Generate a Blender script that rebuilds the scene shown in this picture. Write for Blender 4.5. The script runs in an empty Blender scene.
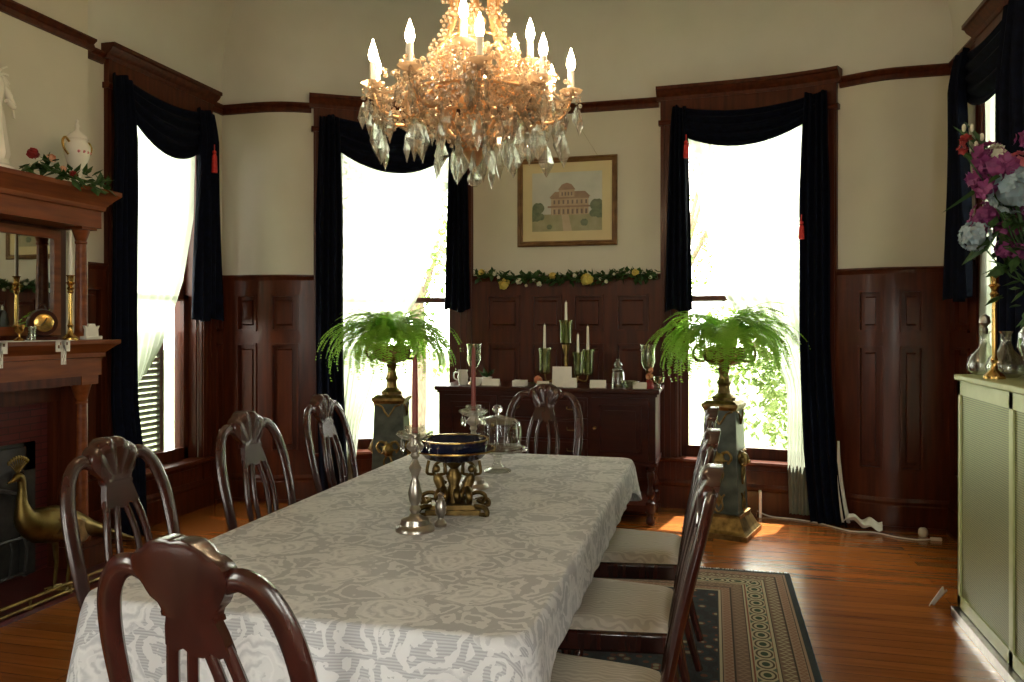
import bpy, bmesh, math, random
import numpy as np
from mathutils import Vector, Matrix
random.seed(7)
PI = math.pi
sc = bpy.context.scene
C = sc.collection
# ------------------------------------------------------------------ camera
EYE = 1.45
YAW = math.atan(201 / 800.0)
cam_d = bpy.data.cameras.new('camera'); cam = bpy.data.objects.new('camera', cam_d); C.objects.link(cam)
cam.location = (0, 0, EYE); cam.rotation_euler = (PI / 2, 0, YAW)
cam_d.sensor_width = 36; cam_d.lens = 800 / 1024 * 36; cam_d.shift_y = -16 / 1024
cam_d.clip_start = 0.05; cam_d.clip_end = 200
sc.camera = cam
# ------------------------------------------------------------------ world, sun, exposure
wd = bpy.data.worlds.new('world'); sc.world = wd; wd.use_nodes = True
wn = wd.node_tree; bg = wn.nodes['Background']
bg.inputs[0].default_value = (1.0, .97, .88, 1); bg.inputs[1].default_value = 14.0
sun_d = bpy.data.lights.new('sun', 'SUN'); sun = bpy.data.objects.new('sun', sun_d); C.objects.link(sun)
sun_d.energy = 30; sun_d.color = (1, .93, .8); sun_d.angle = math.radians(1.0)
sun.rotation_euler = Vector((.12, .55, 1.0)).normalized().to_track_quat('Z', 'Y').to_euler()
sc.view_settings.view_transform = 'Standard'; sc.view_settings.look = 'None'
sc.view_settings.gamma = 1; sc.view_settings.use_curve_mapping = False
sc.view_settings.exposure = 0.68
sc.cycles.use_denoising = True
sc.cycles.max_bounces = 10; sc.cycles.transmission_bounces = 10; sc.cycles.transparent_max_bounces = 16
sc.cycles.diffuse_bounces = 5; sc.cycles.glossy_bounces = 4
sc.cycles.sample_clamp_indirect = 6; sc.cycles.caustics_refractive = False; sc.cycles.caustics_reflective = False
cs, sn = math.cos(YAW), math.sin(YAW)
def at(px, Y, z=0.0):
    """point of the room at depth Y seen along picture column px"""
    r = (px - 512) / 800.0
    return Vector((Y * (r * cs - sn) / (r * sn + cs), Y, z))
def zat(py, X, Y):
    d = -X * sn + Y * cs
    return EYE - (py - 325) * d / 800.0
# ------------------------------------------------------------------ materials
def newmat(name):
    m = bpy.data.materials.new(name); m.use_nodes = True
    return m, m.node_tree, m.node_tree.nodes['Principled BSDF']
def N(nt, t, **kw):
    n = nt.nodes.new(t)
    for k, v in kw.items(): setattr(n, k, v)
    return n
def ramp(nt, stops, interp='LINEAR'):
    r = nt.nodes.new('ShaderNodeValToRGB'); e = r.color_ramp.elements; r.color_ramp.interpolation = interp
    while len(e) > 1: e.remove(e[0])
    e[0].position = stops[0][0]; e[0].color = (*stops[0][1], 1)
    for p, c in stops[1:]:
        k = e.new(p); k.color = (*c, 1)
    return r
def noisemat(name, c1, c2, rough=.5, scale=8, stretch=(1, 1, 1), bump=0.0, metal=0, spec=.5, detail=4, coat=0, rr=None, sheen=0):
    m, nt, b = newmat(name)
    tc = N(nt, 'ShaderNodeTexCoord'); mp = N(nt, 'ShaderNodeMapping'); mp.inputs['Scale'].default_value = stretch
    no = N(nt, 'ShaderNodeTexNoise'); no.inputs['Scale'].default_value = scale; no.inputs['Detail'].default_value = detail
    r = ramp(nt, [(.32, c1), (.68, c2)])
    nt.links.new(tc.outputs['Object'], mp.inputs[0]); nt.links.new(mp.outputs[0], no.inputs['Vector'])
    nt.links.new(no.outputs['Fac'], r.inputs[0]); nt.links.new(r.outputs[0], b.inputs['Base Color'])
    b.inputs['Roughness'].default_value = rough; b.inputs['Metallic'].default_value = metal
    b.inputs['Specular IOR Level'].default_value = spec; b.inputs['Coat Weight'].default_value = coat
    b.inputs['Coat Roughness'].default_value = .12
    if sheen: b.inputs['Sheen Weight'].default_value = sheen
    if bump:
        bp = N(nt, 'ShaderNodeBump'); bp.inputs['Strength'].default_value = bump; bp.inputs['Distance'].default_value = .004
        nt.links.new(no.outputs['Fac'], bp.inputs['Height']); nt.links.new(bp.outputs[0], b.inputs['Normal'])
    return m
def leafmat(name, c1, c2, trans=.5, scale=14):
    m = noisemat(name, c1, c2, .5, scale)
    nt = m.node_tree; b = nt.nodes['Principled BSDF']; out = nt.nodes['Material Output']
    col = b.inputs['Base Color'].links[0].from_socket
    t = N(nt, 'ShaderNodeBsdfTranslucent'); mx = N(nt, 'ShaderNodeMixShader'); mx.inputs[0].default_value = trans
    nt.links.new(col, t.inputs[0]); nt.links.new(b.outputs[0], mx.inputs[1]); nt.links.new(t.outputs[0], mx.inputs[2])
    nt.links.new(mx.outputs[0], out.inputs[0])
    return m
def glassmat(name, col=(1, 1, 1), rough=.02, ior=1.5, opaque=0.0):
    m, nt, b = newmat(name)
    tc = N(nt, 'ShaderNodeTexCoord'); no = N(nt, 'ShaderNodeTexNoise'); no.inputs['Scale'].default_value = 30
    r = ramp(nt, [(.3, tuple(c * .93 for c in col)), (.7, col)])
    nt.links.new(tc.outputs['Object'], no.inputs['Vector']); nt.links.new(no.outputs[0], r.inputs[0]); nt.links.new(r.outputs[0], b.inputs['Base Color'])
    b.inputs['Transmission Weight'].default_value = 1 - opaque; b.inputs['Roughness'].default_value = rough; b.inputs['IOR'].default_value = ior
    return m
def thinglass(name, tint=(1, 1, 1), gloss=.12, rough=.03):
    """thin blown glass: mostly clear with a grazing shine"""
    m = bpy.data.materials.new(name); m.use_nodes = True; nt = m.node_tree; nt.nodes.clear()
    out = N(nt, 'ShaderNodeOutputMaterial'); t = N(nt, 'ShaderNodeBsdfTransparent'); g = N(nt, 'ShaderNodeBsdfGlossy')
    g.inputs['Roughness'].default_value = rough; t.inputs[0].default_value = (*tint, 1)
    lw = N(nt, 'ShaderNodeLayerWeight'); lw.inputs[0].default_value = .35
    mr = N(nt, 'ShaderNodeMapRange'); mr.inputs[3].default_value = gloss; mr.inputs[4].default_value = .85
    nt.links.new(lw.outputs['Facing'], mr.inputs[0]); mx = N(nt, 'ShaderNodeMixShader')
    nt.links.new(mr.outputs[0], mx.inputs[0]); nt.links.new(t.outputs[0], mx.inputs[1]); nt.links.new(g.outputs[0], mx.inputs[2])
    nt.links.new(mx.outputs[0], out.inputs[0])
    return m
M = {}
M['plaster'] = noisemat('plaster', (.57, .54, .455), (.61, .575, .485), .75, 3, bump=.15)
M['ceiling'] = noisemat('ceiling_plaster', (.62, .61, .56), (.66, .65, .60), .8, 3, bump=.15)
M['wood'] = noisemat('mahogany_panelling', (.042, .0078, .003), (.088, .019, .006), .34, 5, (6, 6, .5), bump=.05, coat=.05, spec=.22)
M['woodh'] = noisemat('mahogany_mantel', (.12, .028, .007), (.22, .060, .014), .36, 5, (6, .6, 6), bump=.05, coat=.05, spec=.25)
M['chair'] = noisemat('cherry_chair_wood', (.026, .006, .004), (.052, .011, .007), .26, 6, (5, 5, .7), coat=.35)
M['sidewood'] = noisemat('dark_sideboard_wood', (.026, .0055, .003), (.052, .011, .005), .3, 5, (.7, 5, 5), coat=.05, spec=.22)
M['velvet'] = noisemat('navy_velvet', (.0015, .0022, .006), (.003, .005, .015), .9, 25, spec=.12)
M['lining'] = noisemat('white_lining', (.70, .68, .62), (.80, .78, .72), .8, 10)
M['seat'] = None
M['brass'] = noisemat('polished_brass', (.50, .31, .09), (.68, .44, .15), .25, 9, metal=1)
M['oldbrass'] = noisemat('aged_brass', (.12, .08, .03), (.34, .23, .085), .42, 22, metal=1, bump=.4)
M['dark_gilt'] = noisemat('dark_gilt_bronze', (.07, .045, .018), (.26, .17, .06), .42, 26, metal=1, bump=.5)
M['peacock'] = noisemat('dull_brass', (.12, .085, .025), (.24, .17, .055), .42, 12, metal=1, bump=.3)
M['silver'] = noisemat('tarnished_silver', (.30, .27, .24), (.50, .46, .41), .28, 12, metal=1)
M['verdigris'] = noisemat('green_marble', (.016, .024, .020), (.10, .12, .095), .35, 9, bump=.1, detail=8)
M['porcelain'] = noisemat('white_porcelain', (.74, .71, .64), (.82, .79, .72), .25, 8)
M['candle_red'] = noisemat('dark_red_wax', (.19, .035, .028), (.26, .055, .04), .45, 6)
M['candle_white'] = noisemat('white_wax', (.80, .77, .68), (.86, .83, .74), .45, 6)
M['paper'] = noisemat('white_card', (.78, .76, .70), (.84, .82, .76), .8, 20)
M['red'] = noisemat('red_silk', (.45, .012, .012), (.60, .03, .025), .6, 30)
M['green_leaf'] = leafmat('leaf_green', (.02, .06, .012), (.05, .12, .03), .25)
M['fern'] = leafmat('fern_green', (.22, .46, .04), (.42, .70, .10), .58, 9)
M['crystal'] = glassmat('cut_crystal', (1, 1, 1), .0, 1.52)
M['crystal_warm'] = glassmat('bulb_glow_crystal', (1.0, .80, .58), .05, 1.5, .25)
M['goldframe'] = noisemat('warm_gilt', (.78, .42, .20), (.95, .62, .34), .3, 14, metal=.7)
M['thin'] = thinglass('clear_blown_glass', (.97, .98, .95), .05)
M['thin_etched'] = thinglass('etched_glass', (.82, .84, .74), .16, .2)
def litcrystal(name, tint, white, ior=1.5, clear=.30, lit=.30):
    """cut glass with facet sparkle put in as pale diffuse colour"""
    m = glassmat(name, tint, .03, ior); nt = m.node_tree; out = nt.nodes['Material Output']; b = nt.nodes['Principled BSDF']; L = nt.links.new
    tl = N(nt, 'ShaderNodeBsdfTranslucent'); df = N(nt, 'ShaderNodeBsdfDiffuse'); tl.inputs[0].default_value = (*white, 1); df.inputs[0].default_value = (*white, 1)
    tp = N(nt, 'ShaderNodeBsdfTransparent'); tp.inputs[0].default_value = (*tint, 1); m1, m2, m3 = (N(nt, 'ShaderNodeMixShader') for _ in range(3)); m1.inputs[0].default_value = .5; m2.inputs[0].default_value = lit; m3.inputs[0].default_value = clear
    L(tl.outputs[0], m1.inputs[1]); L(df.outputs[0], m1.inputs[2]); L(b.outputs[0], m2.inputs[1]); L(m1.outputs[0], m2.inputs[2]); L(m2.outputs[0], m3.inputs[1]); L(tp.outputs[0], m3.inputs[2]); L(m3.outputs[0], out.inputs[0])
    return m
M['crystal'] = litcrystal('cut_crystal_pendants', (1, 1, .98), (.95, .93, .86), 1.48, .42, .10)
M['crystal_warm'] = litcrystal('bulb_glow_crystal_beads', (1.0, .90, .76), (1.0, .80, .60), 1.45, .12, .50)  # bulb glow put into the warm colour of beads and drip pans
M['pane'] = thinglass('window_glass', (.98, .99, .98), .02, .0)
M['blackcast'] = noisemat('black_cast_iron', (.012, .012, .012), (.03, .03, .028), .5, 20, bump=.4)
M['plastic'] = noisemat('white_plastic', (.7, .68, .62), (.78, .76, .7), .4, 10)
# sheer: white voile, mostly lit through
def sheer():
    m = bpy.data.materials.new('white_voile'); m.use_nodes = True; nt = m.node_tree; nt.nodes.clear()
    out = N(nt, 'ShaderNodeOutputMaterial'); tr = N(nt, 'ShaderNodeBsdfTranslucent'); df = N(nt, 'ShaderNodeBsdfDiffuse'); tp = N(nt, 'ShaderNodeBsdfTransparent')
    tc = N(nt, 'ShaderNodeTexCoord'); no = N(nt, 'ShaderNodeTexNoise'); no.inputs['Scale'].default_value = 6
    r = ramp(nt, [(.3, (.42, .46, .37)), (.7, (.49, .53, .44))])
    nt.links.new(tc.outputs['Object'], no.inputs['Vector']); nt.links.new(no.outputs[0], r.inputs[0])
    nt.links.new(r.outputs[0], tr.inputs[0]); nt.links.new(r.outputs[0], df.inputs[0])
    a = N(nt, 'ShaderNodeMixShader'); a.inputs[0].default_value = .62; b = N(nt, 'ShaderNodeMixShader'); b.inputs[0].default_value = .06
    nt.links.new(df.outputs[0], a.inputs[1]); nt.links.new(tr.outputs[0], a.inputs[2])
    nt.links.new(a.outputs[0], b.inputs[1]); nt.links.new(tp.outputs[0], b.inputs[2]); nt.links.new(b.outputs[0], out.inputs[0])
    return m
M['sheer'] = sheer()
def emis(name, col, s, noise=True):
    m, nt, b = newmat(name)
    b.inputs['Base Color'].default_value = (.9, .8, .6, 1)
    b.inputs['Emission Color'].default_value = (*col, 1); b.inputs['Emission Strength'].default_value = s
    tc = N(nt, 'ShaderNodeTexCoord'); no = N(nt, 'ShaderNodeTexNoise'); r = ramp(nt, [(0, tuple(c * .95 for c in col)), (1, col)])
    nt.links.new(tc.outputs['Object'], no.inputs['Vector']); nt.links.new(no.outputs[0], r.inputs[0]); nt.links.new(r.outputs[0], b.inputs['Emission Color'])
    return m
M['bulb'] = emis('lit_bulb', (1.0, .72, .42), 105)
def floormat():
    m, nt, b = newmat('oak_floorboards')
    tc = N(nt, 'ShaderNodeTexCoord'); br = N(nt, 'ShaderNodeTexBrick')
    br.offset = .37; br.inputs['Scale'].default_value = 1; br.inputs['Brick Width'].default_value = 1.9; br.inputs['Row Height'].default_value = .085
    br.inputs['Mortar Size'].default_value = .0016; br.inputs['Mortar'].default_value = (.03, .010, .003, 1)
    br.inputs['Color1'].default_value = (.30, .090, .018, 1); br.inputs['Color2'].default_value = (.42, .140, .028, 1); br.inputs['Bias'].default_value = -.1
    mp = N(nt, 'ShaderNodeMapping'); mp.inputs['Scale'].default_value = (.8, 14, 1); no = N(nt, 'ShaderNodeTexNoise'); no.inputs['Scale'].default_value = 3; no.inputs['Detail'].default_value = 6
    r = ramp(nt, [(.3, (.74, .70, .66)), (.7, (1.08, 1.04, 1.0))])
    mx = N(nt, 'ShaderNodeMix', data_type='RGBA', blend_type='MULTIPLY'); mx.inputs[0].default_value = 1
    L = nt.links.new
    L(tc.outputs['Object'], br.inputs['Vector']); L(tc.outputs['Object'], mp.inputs[0]); L(mp.outputs[0], no.inputs['Vector']); L(no.outputs['Fac'], r.inputs[0])
    L(br.outputs['Color'], mx.inputs[6]); L(r.outputs[0], mx.inputs[7]); L(mx.outputs[2], b.inputs['Base Color'])
    b.inputs['Roughness'].default_value = .24; b.inputs['Coat Weight'].default_value = .35; b.inputs['Coat Roughness'].default_value = .12
    bp = N(nt, 'ShaderNodeBump'); bp.inputs['Strength'].default_value = .12; bp.inputs['Distance'].default_value = .003
    L(no.outputs['Fac'], bp.inputs['Height']); L(bp.outputs[0], b.inputs['Normal'])
    return m
M['floor'] = floormat()
def mth(nt, op, a, b=None, c=None):
    n = N(nt, 'ShaderNodeMath', operation=op)
    for i, v in enumerate((a, b, c)):
        if v is None: continue
        if isinstance(v, (int, float)): n.inputs[i].default_value = v
        else: nt.links.new(v, n.inputs[i])
    return n.outputs[0]
def mixc(nt, f, a, b):
    n = N(nt, 'ShaderNodeMix', data_type='RGBA'); L = nt.links.new
    if isinstance(f, (int, float)): n.inputs[0].default_value = f
    else: L(f, n.inputs[0])
    for i, v in ((6, a), (7, b)):
        if isinstance(v, tuple): n.inputs[i].default_value = (*v, 1)
        else: L(v, n.inputs[i])
    return n.outputs[2]
def lacemat():
    m, nt, b = newmat('floral_lace'); L = nt.links.new
    tc = N(nt, 'ShaderNodeTexCoord'); sp = N(nt, 'ShaderNodeSeparateXYZ'); L(tc.outputs['UV'], sp.inputs[0])
    no = N(nt, 'ShaderNodeTexNoise'); no.inputs['Scale'].default_value = 8; no.inputs['Detail'].default_value = 5
    L(tc.outputs['UV'], no.inputs['Vector'])
    wob = N(nt, 'ShaderNodeVectorMath', operation='SCALE'); L(no.outputs['Color'], wob.inputs[0]); wob.inputs['Scale'].default_value = .15
    ad = N(nt, 'ShaderNodeVectorMath', operation='ADD'); L(tc.outputs['UV'], ad.inputs[0]); L(wob.outputs[0], ad.inputs[1])
    v1 = N(nt, 'ShaderNodeTexVoronoi'); v1.inputs['Scale'].default_value = 4.2; v1.inputs['Randomness'].default_value = .55; L(ad.outputs[0], v1.inputs['Vector'])
    v2 = N(nt, 'ShaderNodeTexVoronoi', feature='DISTANCE_TO_EDGE'); v2.inputs['Scale'].default_value = 9; v2.inputs['Randomness'].default_value = .8; L(ad.outputs[0], v2.inputs['Vector'])
    v3 = N(nt, 'ShaderNodeTexVoronoi'); v3.inputs['Scale'].default_value = 26; L(ad.outputs[0], v3.inputs['Vector'])
    no2 = N(nt, 'ShaderNodeTexNoise'); no2.inputs['Scale'].default_value = 22; no2.inputs['Detail'].default_value = 2; L(tc.outputs['UV'], no2.inputs['Vector'])
    ring = mth(nt, 'SINE', mth(nt, 'ADD', mth(nt, 'MULTIPLY', v1.outputs['Distance'], 52), mth(nt, 'MULTIPLY', no2.outputs['Fac'], 9)))
    rose = mth(nt, 'MULTIPLY', mth(nt, 'LESS_THAN', v1.outputs['Distance'], .40), mth(nt, 'ADD', mth(nt, 'MULTIPLY', ring, .3), .72))
    scroll = mth(nt, 'LESS_THAN', mth(nt, 'ABSOLUTE', mth(nt, 'SUBTRACT', v2.outputs['Distance'], .14)), .055)
    petals = mth(nt, 'MULTIPLY', mth(nt, 'LESS_THAN', v3.outputs['Distance'], .36), mth(nt, 'GREATER_THAN', no.outputs['Fac'], .50))
    pat = mth(nt, 'MAXIMUM', mth(nt, 'MAXIMUM', rose, mth(nt, 'MULTIPLY', scroll, .85)), mth(nt, 'MULTIPLY', petals, .8))
    net = mth(nt, 'ADD', mth(nt, 'MULTIPLY', mth(nt, 'SINE', mth(nt, 'MULTIPLY', sp.outputs[1], 900)), .22), .28)
    val = mth(nt, 'MAXIMUM', pat, net)
    col = mixc(nt, val, (.38, .39, .43), (.76, .76, .78))
    L(col, b.inputs['Base Color']); b.inputs['Roughness'].default_value = .75
    bp = N(nt, 'ShaderNodeBump'); bp.inputs['Strength'].default_value = .35; bp.inputs['Distance'].default_value = .003
    L(val, bp.inputs['Height']); L(bp.outputs[0], b.inputs['Normal'])
    return m
M['lace'] = lacemat()
def seatmat():
    m, nt, b = newmat('cream_woven_upholstery'); L = nt.links.new
    tc = N(nt, 'ShaderNodeTexCoord'); no = N(nt, 'ShaderNodeTexNoise'); no.inputs['Scale'].default_value = 9; no.inputs['Detail'].default_value = 2
    w = N(nt, 'ShaderNodeTexWave'); w.inputs['Scale'].default_value = 18; w.inputs['Distortion'].default_value = 9; w.inputs['Detail'].default_value = 1
    L(tc.outputs['Object'], w.inputs['Vector']); r = ramp(nt, [(.35, (.50, .44, .37)), (.65, (.62, .56, .48))]); L(w.outputs['Fac'], r.inputs[0]); L(r.outputs[0], b.inputs['Base Color'])
    b.inputs['Roughness'].default_value = .7
    return m
M['seat'] = seatmat()
RW, RL = 1.45, 2.7       # rug half sizes
def rugmat():
    m, nt, b = newmat('persian_rug_pile'); L = nt.links.new
    tc = N(nt, 'ShaderNodeTexCoord'); sp = N(nt, 'ShaderNodeSeparateXYZ'); L(tc.outputs['Object'], sp.inputs[0])
    ax = mth(nt, 'ABSOLUTE', sp.outputs[0]); ay = mth(nt, 'ABSOLUTE', sp.outputs[1])
    dx = mth(nt, 'SUBTRACT', RW, ax); dy = mth(nt, 'SUBTRACT', RL, ay)
    d = mth(nt, 'MINIMUM', dx, dy)
    isx = mth(nt, 'LESS_THAN', dx, dy)
    along = mth(nt, 'ADD', mth(nt, 'MULTIPLY', isx, sp.outputs[1]), mth(nt, 'MULTIPLY', mth(nt, 'SUBTRACT', 1, isx), sp.outputs[0]))
    NAVY = (.018, .035, .045); TAN = (.36, .24, .17); RUST = (.24, .09, .06); CREAM = (.50, .43, .29); DK = (.05, .04, .035); BRN = (.20, .13, .095)
    base = ramp(nt, [(0, NAVY), (.028, TAN), (.04, DK), (.046, TAN), (.085, DK), (.09, BRN), (.15, DK), (.155, CREAM), (.165, RUST), (.17, CREAM), (.255, RUST), (.262, CREAM), (.27, DK), (.275, BRN), (.335, DK), (.34, TAN), (.385, DK), (.39, CREAM), (.40, DK), (.405, NAVY)], 'CONSTANT')
    L(d, base.inputs[0])
    # medallions in the wide cream band (centre .213), zigzag and dots in the narrow ones
    def motif(c0, half, period, sharp):
        u = mth(nt, 'SUBTRACT', mth(nt, 'FRACT', mth(nt, 'DIVIDE', along, period)), .5)
        u = mth(nt, 'ABSOLUTE', mth(nt, 'MULTIPLY', u, 2))
        v = mth(nt, 'ABSOLUTE', mth(nt, 'DIVIDE', mth(nt, 'SUBTRACT', d, c0), half))
        return u, v
    u, v = motif(.212, .042, .11, 1)
    e = mth(nt, 'ADD', mth(nt, 'POWER', u, 2.0), mth(nt, 'POWER', v, 2.0))
    inb = mth(nt, 'LESS_THAN', v, 1.0)
    m1 = mth(nt, 'MULTIPLY', mth(nt, 'LESS_THAN', mth(nt, 'ABSOLUTE', mth(nt, 'SUBTRACT', e, .62)), .16), inb)
    m2 = mth(nt, 'MULTIPLY', mth(nt, 'LESS_THAN', e, .16), inb)
    m3 = mth(nt, 'MULTIPLY', mth(nt, 'GREATER_THAN', e, 1.25), inb)
    c = mixc(nt, m1, base.outputs[0], (.10, .075, .05)); c = mixc(nt, m2, c, (.035, .07, .045)); c = mixc(nt, m3, c, (.09, .13, .10))
    for c0, half, per, colr in ((.065, .02, .035, RUST), (.12, .03, .045, CREAM), (.305, .03, .045, TAN), (.362, .022, .035, RUST)):
        u, v = motif(c0, half, per, 1)
        z = mth(nt, 'MULTIPLY', mth(nt, 'LESS_THAN', mth(nt, 'ABSOLUTE', mth(nt, 'SUBTRACT', mth(nt, 'ADD', u, v), .75)), .2), mth(nt, 'LESS_THAN', v, 1))
        c = mixc(nt, mth(nt, 'MULTIPLY', z, .8), c, colr)
    vo = N(nt, 'ShaderNodeTexVoronoi'); vo.inputs['Scale'].default_value = 16; L(tc.outputs['Object'], vo.inputs['Vector'])
    rr = ramp(nt, [(0, (.30, .26, .17)), (.22, (.14, .045, .03)), (.34, (.02, .035, .045)), (.6, (.015, .022, .03))], 'CONSTANT'); L(vo.outputs['Distance'], rr.inputs[0])
    c = mixc(nt, mth(nt, 'GREATER_THAN', d, .41), c, rr.outputs[0])
    no = N(nt, 'ShaderNodeTexNoise'); no.inputs['Scale'].default_value = 160; L(tc.outputs['Object'], no.inputs['Vector'])
    c = mixc(nt, mth(nt, 'MULTIPLY', no.outputs['Fac'], .35), c, (.16, .12, .09))
    L(c, b.inputs['Base Color']); b.inputs['Roughness'].default_value = .95; b.inputs['Specular IOR Level'].default_value = .1
    return m
M['rug'] = rugmat()
def meshmat():
    """perforated cane-pattern metal sheet: shade inside the holes painted as dark spots, no openings"""
    m, nt, b = newmat('perforated_grille'); L = nt.links.new
    tc = N(nt, 'ShaderNodeTexCoord'); sp = N(nt, 'ShaderNodeSeparateXYZ'); L(tc.outputs['Object'], sp.inputs[0])
    k = 2 * PI / .020
    a = mth(nt, 'SINE', mth(nt, 'MULTIPLY', mth(nt, 'ADD', sp.outputs[1], sp.outputs[2]), k)); c = mth(nt, 'SINE', mth(nt, 'MULTIPLY', mth(nt, 'SUBTRACT', sp.outputs[1], sp.outputs[2]), k))
    h = mth(nt, 'GREATER_THAN', mth(nt, 'MULTIPLY', a, c), .12)
    col = mixc(nt, h, (.27, .29, .10), (.05, .05, .02)); L(col, b.inputs['Base Color']); b.inputs['Roughness'].default_value = .45; b.inputs['Metallic'].default_value = .3
    return m
M['grille'] = meshmat()
M['cream_paint'] = noisemat('green_lit_cream_paint', (.42, .46, .20), (.48, .52, .24), .4, 12)  # cream paint with greenish window light put into its colour
M['tile'] = None
def tilemat():
    m, nt, b = newmat('dark_red_brick_surround'); L = nt.links.new
    tc = N(nt, 'ShaderNodeTexCoord'); sp = N(nt, 'ShaderNodeSeparateXYZ'); cb = N(nt, 'ShaderNodeCombineXYZ'); L(tc.outputs['Object'], sp.inputs[0])
    L(sp.outputs[1], cb.inputs[0]); L(sp.outputs[2], cb.inputs[1])
    br = N(nt, 'ShaderNodeTexBrick'); br.inputs['Scale'].default_value = 1; br.inputs['Brick Width'].default_value = .15; br.inputs['Row Height'].default_value = .04; br.inputs['Mortar Size'].default_value = .003
    br.inputs['Color1'].default_value = (.07, .012, .012, 1); br.inputs['Color2'].default_value = (.10, .02, .018, 1); br.inputs['Mortar'].default_value = (.02, .008, .008, 1)
    L(cb.outputs[0], br.inputs['Vector']); L(br.outputs['Color'], b.inputs['Base Color']); b.inputs['Roughness'].default_value = .3
    return m
M['tile'] = tilemat()
mm, nt_, b_ = newmat('silvered_mirror'); b_.inputs['Metallic'].default_value = 1; b_.inputs['Roughness'].default_value = .02; b_.inputs['Base Color'].default_value = (.75, .78, .74, 1); M['mirror'] = mm
M['yellow'] = leafmat('yellow_petals', (.62, .47, .09), (.78, .64, .20), .2)
M['whitef'] = leafmat('white_petals', (.70, .68, .55), (.80, .78, .66), .2)
M['magenta'] = leafmat('magenta_petals', (.20, .03, .14), (.37, .08, .27), .25)
M['bluef'] = leafmat('pale_blue_petals', (.30, .42, .50), (.48, .58, .64), .2)
M['pinkf'] = leafmat('pink_petals', (.60, .16, .22), (.75, .30, .34), .2)
M['redf'] = leafmat('dark_red_petals', (.22, .012, .015), (.38, .03, .03), .2)
M['peach'] = leafmat('peach_petals', (.70, .32, .18), (.80, .44, .28), .2)
M['grass'] = noisemat('sunlit_lawn', (.035, .055, .016), (.075, .10, .03), .9, 2.5, detail=8)
M['tree_leaf'] = leafmat('tree_leaf', (.09, .15, .03), (.20, .26, .08), .5, 3)
M['bark'] = noisemat('tree_bark', (.10, .07, .05), (.2, .15, .1), .9, 8, (3, 3, 1), bump=.5)
M['shutter'] = noisemat('grey_painted_shutter', (.10, .11, .10), (.16, .17, .16), .7, 10)
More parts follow.
